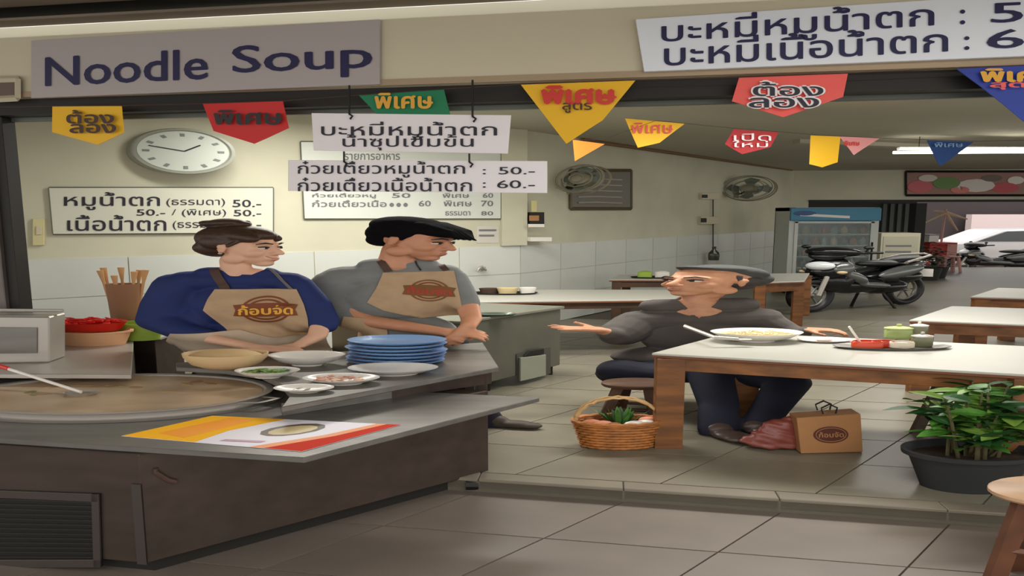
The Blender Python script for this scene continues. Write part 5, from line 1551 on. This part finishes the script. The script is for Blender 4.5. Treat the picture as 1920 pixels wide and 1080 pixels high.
# ------------------------------------------------------------------ potted plant
pp = PZ(1852, 934, 0); pp.y += .17
t = thing('potted_plant', 'leafy green bush in a wide black plastic pot on the step', 'plant', pp)
bm = B(); lathe(bm, [(0, 0), (.125, 0), (.165, .2), (.182, .205), (.184, .23), (.172, .23), (.155, .19), (.12, .02), (0, .02)], 48); fin('pot', bm, M('pot_black', (44, 46, 48), .5), t, smooth=.6)
bm = B(); lathe(bm, [(0, .195), (.158, .19), (.15, .18), (0, .18)], 36); fin('soil', bm, M('soil', (74, 58, 44), .9, noise=.4, scale=40), t)
rr_ = random.Random(5)
stems = []
for k in range(22):
    a = rr_.uniform(0, 6.28); r0 = rr_.uniform(.01, .08); r1 = rr_.uniform(.05, .2); hgt = rr_.uniform(.16, .42) * (1.15 - r1)
    s0 = Vector((r0 * math.cos(a), r0 * math.sin(a), .19)); s1 = Vector((r1 * math.cos(a), r1 * math.sin(a), .2 + hgt)); mid = s0.lerp(s1, .5) + Vector((0, 0, .03))
    bm = B(); tube(bm, [s0, mid, s1], [.006, .005, .003], 6); fin('stem', bm, M('stem', (92, 84, 52), .7), t); stems.append((s0, mid, s1, a))
lm = []
for v_ in range(3):
    bm = B(); leafblade(bm, (0, 0, 0), (1, 0, .1), .085, .042, .25)
    for v in bm.verts: v.co.x *= 1.0
    bmesh.ops.recalc_face_normals(bm, faces=bm.faces); lm.append(bm)
mats_l = [m_leaf, m_leaf2, M('leaf_light', (120, 158, 64), .45, noise=.2)]
n = 0
for (s0, mid, s1, a) in stems:
    for j in range(12):
        u = .35 + .65 * j / 11; c_ = mid.lerp(s1, (u - .5) * 2) if u > .5 else s0.lerp(mid, u * 2)
        az = a + j * 2.4 + rr_.uniform(-.4, .4); el = rr_.uniform(-.1, .7); sc_l = rr_.uniform(.85, 1.6)
        bm = lm[n % 3].copy(); bm.transform(Matrix.Translation(c_) @ Matrix.Rotation(az, 4, 'Z') @ Matrix.Rotation(-el, 4, 'Y') @ Matrix.Rotation(rr_.uniform(-.6, .6), 4, 'X') @ Matrix.Scale(sc_l, 4))
        if n < 290: fin('leaf', bm, mats_l[(n * 7 + j) % 3], t)
        else: bm.free()
        n += 1
for b_ in lm: b_.free()

# ================================================================== background
# refrigerator
fb_ = PZ(1560, 552, 0); Yf = 12.6
xl = PY(1478, 450, Yf).x; xr = PY(1646, 450, Yf).x; zt_ = PY(1540, 389, Yf).z; dd = 1.0
o0 = Vector(((xl + xr) / 2, Yf, 0)); hw = (xr - xl) / 2
t = thing('refrigerator', 'white glass-door drinks refrigerator with blue header', 'refrigerator', o0)
m_fr = M('fridge_white', (196, 200, 194), .4)
bm = B()
for (c_, s_) in (((-hw + .06, .35, zt_ / 2), (.12, .7, zt_)), ((hw - .06, .35, zt_ / 2), (.12, .7, zt_)), ((0, .35, zt_ - .04), (2 * hw, .7, .08)), ((0, .35, .12), (2 * hw, .7, .24)), ((0, .68, zt_ / 2), (2 * hw, .04, zt_))): box(bm, c_, s_, .006)
fin('body', bm, m_fr, t, sx=False)
bm = B(); box(bm, (0, -.03, zt_ - .14), (2 * hw, .06, .26), .02); hd_ = fin('header', bm, M('fridge_blue', (52, 128, 162), .4, emit=0), t, sx=False)
bm = B(); box(bm, (-.25 * hw, -.065, zt_ - .17), (1.1 * hw, .006, .05), .0, rot=(0, .05, 0)); fin('swoosh', bm, m_white, hd_, sx=False)
bm = B(); ell(bm, (-.7 * hw, -.066, zt_ - .12), (.26 * hw, .004, .05)); fin('emblem', bm, M('emb', (34, 76, 132), .4), hd_, sx=False)
m_items = [M('can_a', (120, 134, 130), .5), M('can_b', (168, 150, 120), .5), M('can_c', (86, 92, 88), .5), M('can_d', (150, 90, 70), .5)]
for k in range(5):
    z = .3 + k * (zt_ - .62) / 5; bm = B(); box(bm, (0, .33, z), (2 * hw - .24, .6, .02)); sh = fin('shelf', bm, m_fr, t, sx=False)
for r_ in range(5):
    for i in range(8):
        z = .312 + r_ * (zt_ - .62) / 5; x = -hw + .22 + i * (2 * hw - .44) / 7; m_ = m_items[(r_ * 3 + i) % 4]; q = thing('drink_bottle', '%s drink bottle, %s on the %s shelf of the refrigerator' % (['grey green', 'tan', 'dark', 'reddish'][(r_ * 3 + i) % 4], ['first', 'second', 'third', 'fourth', 'fifth', 'sixth', 'seventh', 'last'][i], ['lowest', 'second', 'middle', 'fourth', 'top'][r_]), 'bottle', o0 + Vector((x, .16, z)), 'drinks in the refrigerator')
        bm = B(); lathe(bm, [(0, 0), (.032, 0), (.034, .1), (.012, .14), (.012, .17), (0, .17)], 10); fin('bottle', bm, m_, q, smooth=.8)
bm = B()
m_gl = bpy.data.materials.new('door_glass'); m_gl.use_nodes = True; MATS['door_glass'] = m_gl
b_ = m_gl.node_tree.nodes['Principled BSDF']; b_.inputs['Base Color'].default_value = (.8, .87, .86, 1); b_.inputs['Roughness'].default_value = .08; b_.inputs['Transmission Weight'].default_value = .9; b_.inputs['IOR'].default_value = 1.2
box(bm, (0, -.005, (zt_ - .28 + .24) / 2 + .0), (2 * hw - .24, .008, zt_ - .52)); dr = fin('door', bm, m_gl, t, sx=False)
bm = B()
zc_ = (zt_ - .28 + .24) / 2
for (c_, s_) in (((-hw + .14, -.015, zc_), (.07, .03, zt_ - .5)), ((hw - .14, -.015, zc_), (.07, .03, zt_ - .5)), ((0, -.015, .26), (2 * hw - .2, .03, .05)), ((0, -.015, zt_ - .3), (2 * hw - .2, .03, .04))): box(bm, c_, s_, .004)
fin('door_frame', bm, m_fr, t, sx=False)
bm = B(); box(bm, (hw - .14, -.05, zc_), (.03, .03, .4), .008); fin('handle', bm, m_dark, t, sx=False)
# notice cabinet right of it
Yn = 14.5; xl = PY(1652, 450, Yn).x; xr = PY(1726, 450, Yn).x; zt_ = PY(1690, 437, Yn).z
o0 = Vector(((xl + xr) / 2, Yn, 0)); hw = (xr - xl) / 2
t = thing('notice_cabinet', 'cream cabinet with faint printed lines beside the refrigerator', 'cabinet', o0)
bm = B(); box(bm, (0, .3, zt_ / 2), (2 * hw, .6, zt_), .01); fin('body', bm, M('cab_cream', (188, 184, 160), .6), t, sx=False)
bm = B(); box(bm, (0, -.006, zt_ / 2 + .1), (2 * hw - .1, .012, zt_ - .35), .004); d_o = fin('door', bm, M('cab_cream2', (176, 172, 150), .6), t, sx=False)
for k in range(4):
    bm = B(); box(bm, (-.05, -.015, zt_ - .3 - k * .14), (1.3 * hw, .006, .04)); fin('print_line', bm, m_fade, d_o, sx=False)
# doorway post and dark side panels in the opening
Yo = 16.6
for (x0, x1, y0, m_, nm) in ((1722, 1742, 375, m_dark, 'pillar'),):
    a = PY(x0, 400, Yo).x; b = PY(x1, 400, Yo).x; bm = B(); box(bm, ((a + b) / 2, Yo + .25, zo / 2 - .04), (b - a, .3, zo - .1), .01); tag(fin(nm, bm, m_, sx=False), kind='structure')
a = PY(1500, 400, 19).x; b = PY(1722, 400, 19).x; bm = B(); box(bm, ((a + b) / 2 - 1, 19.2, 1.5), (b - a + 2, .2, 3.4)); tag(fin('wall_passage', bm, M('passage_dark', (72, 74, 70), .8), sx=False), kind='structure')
for k, x in enumerate((1662, 1676, 1690, 1704)):
    c_ = PY(x, 410, 18.9); bm = B(); box(bm, (0, 0, 0), (.12, .04, .9), .004); o = fin('shutter_slat', bm, M('slat_grey', (92, 98, 94), .6), None, Vector((c_.x, 19.02, c_.z)), sx=False); o.parent = bpy.data.objects['wall_passage']
# passage roof and side
# far lane wall with pale garage
a = PY(1846, 400, 30).x
bm = B(); box(bm, (a + 4, 31.8, 2.2), (30, .3, 5.2)); tag(fin('wall_lane', bm, M('lane_wall', (66, 58, 58), .8), sx=False), kind='structure')
zg = PY(1880, 402, 30).z
t = thing('garage', 'pale building front with roller shutter across the street', 'building', (a + 7, 31.0, 0))
bm = B(); box(bm, (0, 0, (zg - .3) / 2), (14, .4, zg + .3)); fin('wall', bm, M('garage_pink', (232, 214, 214), .8), t, sx=False)
for k in range(9):
    bm = B(); box(bm, (2.2, -.24, .2 + k * .2), (11.5, .06, .17), .01); fin('slat', bm, M('roller', (206, 190, 192), .6), t, sx=False)


def wheel(t, c, r, th, yaw, name='wheel'):
    m_ = Matrix.Translation(c) @ Matrix.Rotation(yaw, 4, 'Z')
    bm = B(); tube(bm, [Vector((r * math.cos(a * PI / 16), 0, r * math.sin(a * PI / 16))) for a in range(32)], th, 10, closed=True); bm.transform(m_); wh = fin(name, bm, m_black, t, smooth=1)
    bm = B(); tube(bm, [Vector((r * .76 * math.cos(a * PI / 16), 0, r * .76 * math.sin(a * PI / 16))) for a in range(32)], th * .35, 8, closed=True); bm.transform(m_); fin('rim', bm, m_steel, wh, smooth=1)
    bm = B()
    for k in range(6):
        a = k * PI / 3; tube(bm, [Vector((0, 0, 0)), Vector((r * .76 * math.cos(a), 0, r * .76 * math.sin(a)))], .011, 6)
    tube(bm, [Vector((0, -.05, 0)), Vector((0, .05, 0))], .03, 12); bm.transform(m_); fin('spoke', bm, m_steel, wh, smooth=1)
    return wh


def scooter(label, o, yaw, sc=1.0, accent=None):
    """local: forward +x"""
    t = thing('motor_scooter', label, 'motorcycle', o); RZ = Matrix.Rotation(yaw, 4, 'Z') @ Matrix.Scale(sc, 4)
    mk = M('scooter_black', (20, 20, 22), .18); ms = M('scooter_silver', (112, 114, 113), .25, .5); ch = m_steel_l

    def part(name, f, m_, vox=None, par=None):
        bm = B(); f(bm)
        if vox: bm = organic(bm, vox, 2)
        bm.transform(RZ); return fin(name, bm, m_, par or t, smooth=1.2)
    def W_(c_):
        bm = B(); wheel_c = RZ @ Vector(c_)
        return wheel(t, wheel_c, .23 * sc, .048 * sc, yaw)
    W_((.64, 0, .278)); W_((-.62, 0, .278))
    part('front_mudguard', lambda b: (tube(b, [Vector((.64 + .3 * math.cos(a), 0, .278 + .3 * math.sin(a))) for a in [math.radians(d) for d in range(20, 170, 15)]], .05, 8, flat=(.07, .015))), mk)
    for s_ in (-1, 1): part('fork', lambda b: tube(b, [Vector((.64, s_ * .07, .28)), Vector((.46, s_ * .06, .8))], .022, 8), ch)
    part('front_fairing', lambda b: (ell(b, (.44, 0, .72), (.12, .2, .2), rot=(0, -.35, 0)), ell(b, (.36, 0, .55), (.09, .2, .24), rot=(0, -.3, 0)), ell(b, (.5, 0, .66), (.09, .13, .1))), mk, .018)
    for s_ in (-1, 1):
        part('side_panel', lambda b: (ell(b, (.44, s_ * .14, .72), (.1, .07, .12), rot=(0, -.5, 0)), ell(b, (.3, s_ * .17, .56), (.16, .05, .07), rot=(0, -.6, 0)), ell(b, (.05, s_ * .17, .42), (.22, .04, .05), rot=(0, -.15, 0))), ms, .016)
        part('tail_panel', lambda b: (ell(b, (-.35, s_ * .14, .62), (.32, .06, .1), rot=(0, .2, 0)), ell(b, (-.6, s_ * .1, .72), (.16, .05, .05), rot=(0, .3, 0))), ms if accent is None else accent, .016)
    part('headlight', lambda b: ell(b, (.54, 0, .76), (.06, .13, .075), rot=(0, -.4, 0)), M('headlight', (226, 230, 232), .1))
    for s_ in (-1, 1): part('indicator', lambda b: ell(b, (.5, s_ * .17, .66), (.05, .035, .03)), M('amber', (214, 190, 150), .2))
    part('windscreen', lambda b: (ell(b, (.38, 0, .98), (.16, .24, .085), rot=(0, -.1, 0)), ell(b, (.46, 0, .93), (.06, .17, .09), rot=(0, -.4, 0))), mk)
    part('handlebar', lambda b: tube(b, [Vector((.24, -.34, .98)), Vector((.34, -.22, .97)), Vector((.4, 0, .94)), Vector((.34, .22, .97)), Vector((.24, .34, .98))], .02, 8), mk)
    for s_ in (-1, 1):
        mr = part('mirror', lambda b: ell(b, (.34, s_ * .28, 1.06), (.02, .045, .03)), mk)
        part('mirror_stem', lambda b: tube(b, [Vector((.32, s_ * .24, .98)), Vector((.35, s_ * .28, 1.05))], .008, 6), mk, par=mr)
    part('frame', lambda b: (ell(b, (.1, 0, .38), (.32, .13, .09)), ell(b, (-.35, 0, .5), (.34, .13, .16)), ell(b, (-.55, 0, .64), (.28, .11, .1)), ell(b, (-.3, 0, .34), (.24, .12, .1))), mk, .02)
    part('engine_cover', lambda b: (ell(b, (.12, 0, .42), (.4, .17, .15)), ell(b, (-.28, 0, .36), (.3, .17, .13)), ell(b, (-.5, 0, .52), (.3, .16, .14)), ell(b, (.4, 0, .5), (.14, .16, .2))), mk, .02)
    part('seat', lambda b: (ell(b, (-.22, 0, .76), (.24, .14, .06)), ell(b, (-.55, 0, .82), (.26, .13, .055), rot=(0, .12, 0))), m_black, .016)
    part('grab_rail', lambda b: tube(b, [Vector((-.4, -.15, .78)), Vector((-.75, -.14, .88)), Vector((-.9, 0, .9)), Vector((-.75, .14, .88)), Vector((-.4, .15, .78))], .018, 8), ch)
    part('exhaust', lambda b: tube(b, [Vector((-.05, -.15, .26)), Vector((-.35, -.17, .27)), Vector((-.42, -.18, .3)), Vector((-.85, -.19, .38))], [.02, .025, .05, .055], 12), ch)
    part('tail_light', lambda b: ell(b, (-.82, 0, .74), (.04, .1, .04)), M('tail_red', (150, 24, 20), .3))
    part('kick_stand', lambda b: tube(b, [Vector((-.2, .2, .0)), Vector((-.15, .1, .3)), Vector((-.15, -.1, .3)), Vector((-.2, -.2, .0))], .014, 6), m_dark)
    part('number_plate', lambda b: box(b, (-.88, 0, .56), (.01, .2, .14), .002), m_white)
    return t


oc = PZ(1628, 583, 0); oc.y += .3
scooter('black and silver motor scooter parked in front of the refrigerator', oc, math.radians(180 + 42), 1.02)
oc = Vector((PY(1872, 500, 20.1).x, 20.1, -.35))
scooter('dark motor scooter parked out in the lane before the white car', oc, math.radians(184), 1.0)
# cap box on scooter? small helmet
# white car ---------------------------------------------------------------
oc = Vector((PY(1965, 450, 22).x, 22.8, -.35))
t = thing('car', 'white car parked across the lane', 'car', oc)
mw = M('car_white', (238, 236, 238), .25)
def carbody(b):
    prof = [(-2.1, .35), (-2.15, .75), (-1.9, .92), (-1.3, .98), (-.75, 1.42), (.7, 1.46), (1.3, 1.02), (1.95, .9), (2.1, .6), (2.05, .35)]
    prism(b, [Vector((x, -.8, z)) for x, z in prof], (0, 1.6, 0), .06)
bm = B(); carbody(bm); fin('body', bm, mw, t, smooth=.5)
bm = B(); prism(bm, [Vector((x, -.815, z)) for x, z in [(-1.15, 1.0), (-.68, 1.36), (-.05, 1.4), (-.05, 1.0)]], (0, .01, 0)); fin('window', bm, M('car_glass', (64, 68, 72), .1), t)
bm = B(); prism(bm, [Vector((x, -.815, z)) for x, z in [(.02, 1.0), (.02, 1.4), (.64, 1.39), (1.1, 1.02)]], (0, .01, 0)); fin('window', bm, M('car_glass', (64, 68, 72), .1), t)
for x in (-1.35, 1.35):
    for y in (-.74, .74): wheel(t, Vector((x * 1.0, y, .31)), .24, .08, 0)
# red stall
Ys = 18.2; xl = PY(1744, 450, Ys).x; xr = PY(1796, 450, Ys).x
o0 = Vector(((xl + xr) / 2, Ys, 0)); hw = (xr - xl) / 2
t = thing('market_stall', 'red-fronted stall table under a folded cream parasol', 'stall', o0)
z0 = PY(1760, 484, Ys).z; z1 = PY(1760, 455, Ys).z
bm = B(); box(bm, (0, .3, (z0 + z1) / 2), (2 * hw, .6, z1 - z0), .01); fin('box', bm, M('stall_red', (176, 40, 32), .6), t, sx=False)
bm = B(); box(bm, (hw * .6, -.01, (z0 + z1) / 2), (hw * .7, .02, (z1 - z0) * .8), .004); fin('panel', bm, M('stall_pale', (206, 150, 140), .6), t, sx=False)
for s_ in (-1, 1):
    for y in (.05, .55):
        bm = B(); box(bm, (s_ * (hw - .06), y, z0 / 2), (.08, .05, z0)); fin('leg', bm, M('leg_pink', (196, 150, 140), .5), t, sx=False)
q = thing('parasol', 'folded cream parasol leaning over the red stall', 'parasol', o0 + Vector((.1, .25, z1)))
zz = PY(1770, 392, Ys).z - z1
bm = B(); tube(bm, [Vector((0, 0, 0)), Vector((.05, 0, zz))], .03, 8); fin('pole', bm, M('leg_pink', (196, 150, 140), .5), q, sx=False)
for (x, z) in ((-.6, zz * .55), (.75, zz * .7), (-.3, zz * .95), (.5, zz * .35)):
    bm = B(); tube(bm, [Vector((.05, 0, zz * .9)), Vector((x, .05, z))], [.05, .02], 8, flat=None); fin('rib', bm, M('cream_rib', (206, 178, 150), .6), q, sx=False)
q = thing('white_crate', 'white crate standing on the red stall', 'crate', o0 + Vector((-hw * .6, .25, z1)))
bm = B(); box(bm, (0, 0, .11), (hw * .7, .35, .2), .01); fin('body', bm, m_white, q, sx=False)
bm = B(); box(bm, (0, 0, .225), (hw * .74, .38, .03), .006); fin('lid', bm, M('grey_lid', (150, 152, 150), .5), q, sx=False)
# red stools by the stall
for (px, py, c_, l_) in ((1748, 520, M('stool_maroon', (110, 62, 52), .5), 'maroon plastic stool below the red stall'), (1779, 516, M('stool_pink', (190, 130, 122), .5), 'pink plastic stool below the red stall')):
    b0 = PZ(px, py + 10, 0); b0.y = 17.3; b0.x = PY(px, 500, 17.3).x
    q = thing('plastic_stool', l_, 'stool', b0, 'plastic stools in the lane')
    bm = B(); box(bm, (0, 0, .44), (.2, .25, .03), .01); fin('seat', bm, c_, q)
    for sx_ in (-1, 1):
        for sy_ in (-1, 1):
            bm = B(); tube(bm, [Vector((sx_ * .11, sy_ * .14, 0)), Vector((sx_ * .08, sy_ * .1, .43))], .022, 6); fin('leg', bm, c_, q)
# dark planter behind the scooter
for (px, Yq, hgt, l_) in ((1738, 15.2, .95, 'dark leafy pot plant behind the parked scooter'), (1752, 15.7, .7, 'smaller dark pot plant beside the doorway post')):
    b0 = Vector((PY(px, 500, Yq).x, Yq, 0)); q = thing('potted_shrub', l_, 'plant', b0, 'dark shrubs at the street doorway')
    bm = B(); lathe(bm, [(0, 0), (.13, 0), (.17, .28), (.15, .28), (.12, .03), (0, .03)], 20); fin('pot', bm, m_dark, q, smooth=.6)
    bm = B()
    for i in range(90):
        a = rr_.uniform(0, 6.28); z = rr_.uniform(.28, hgt); r_ = rr_.uniform(0, .16)
        leafblade(bm, (r_ * math.cos(a), r_ * math.sin(a), z), (math.cos(a), math.sin(a), rr_.uniform(-.2, .8)), .11, .05)
    fin('foliage', bm, M('shrub_dark', (40, 56, 34), .6), q, kind='stuff')
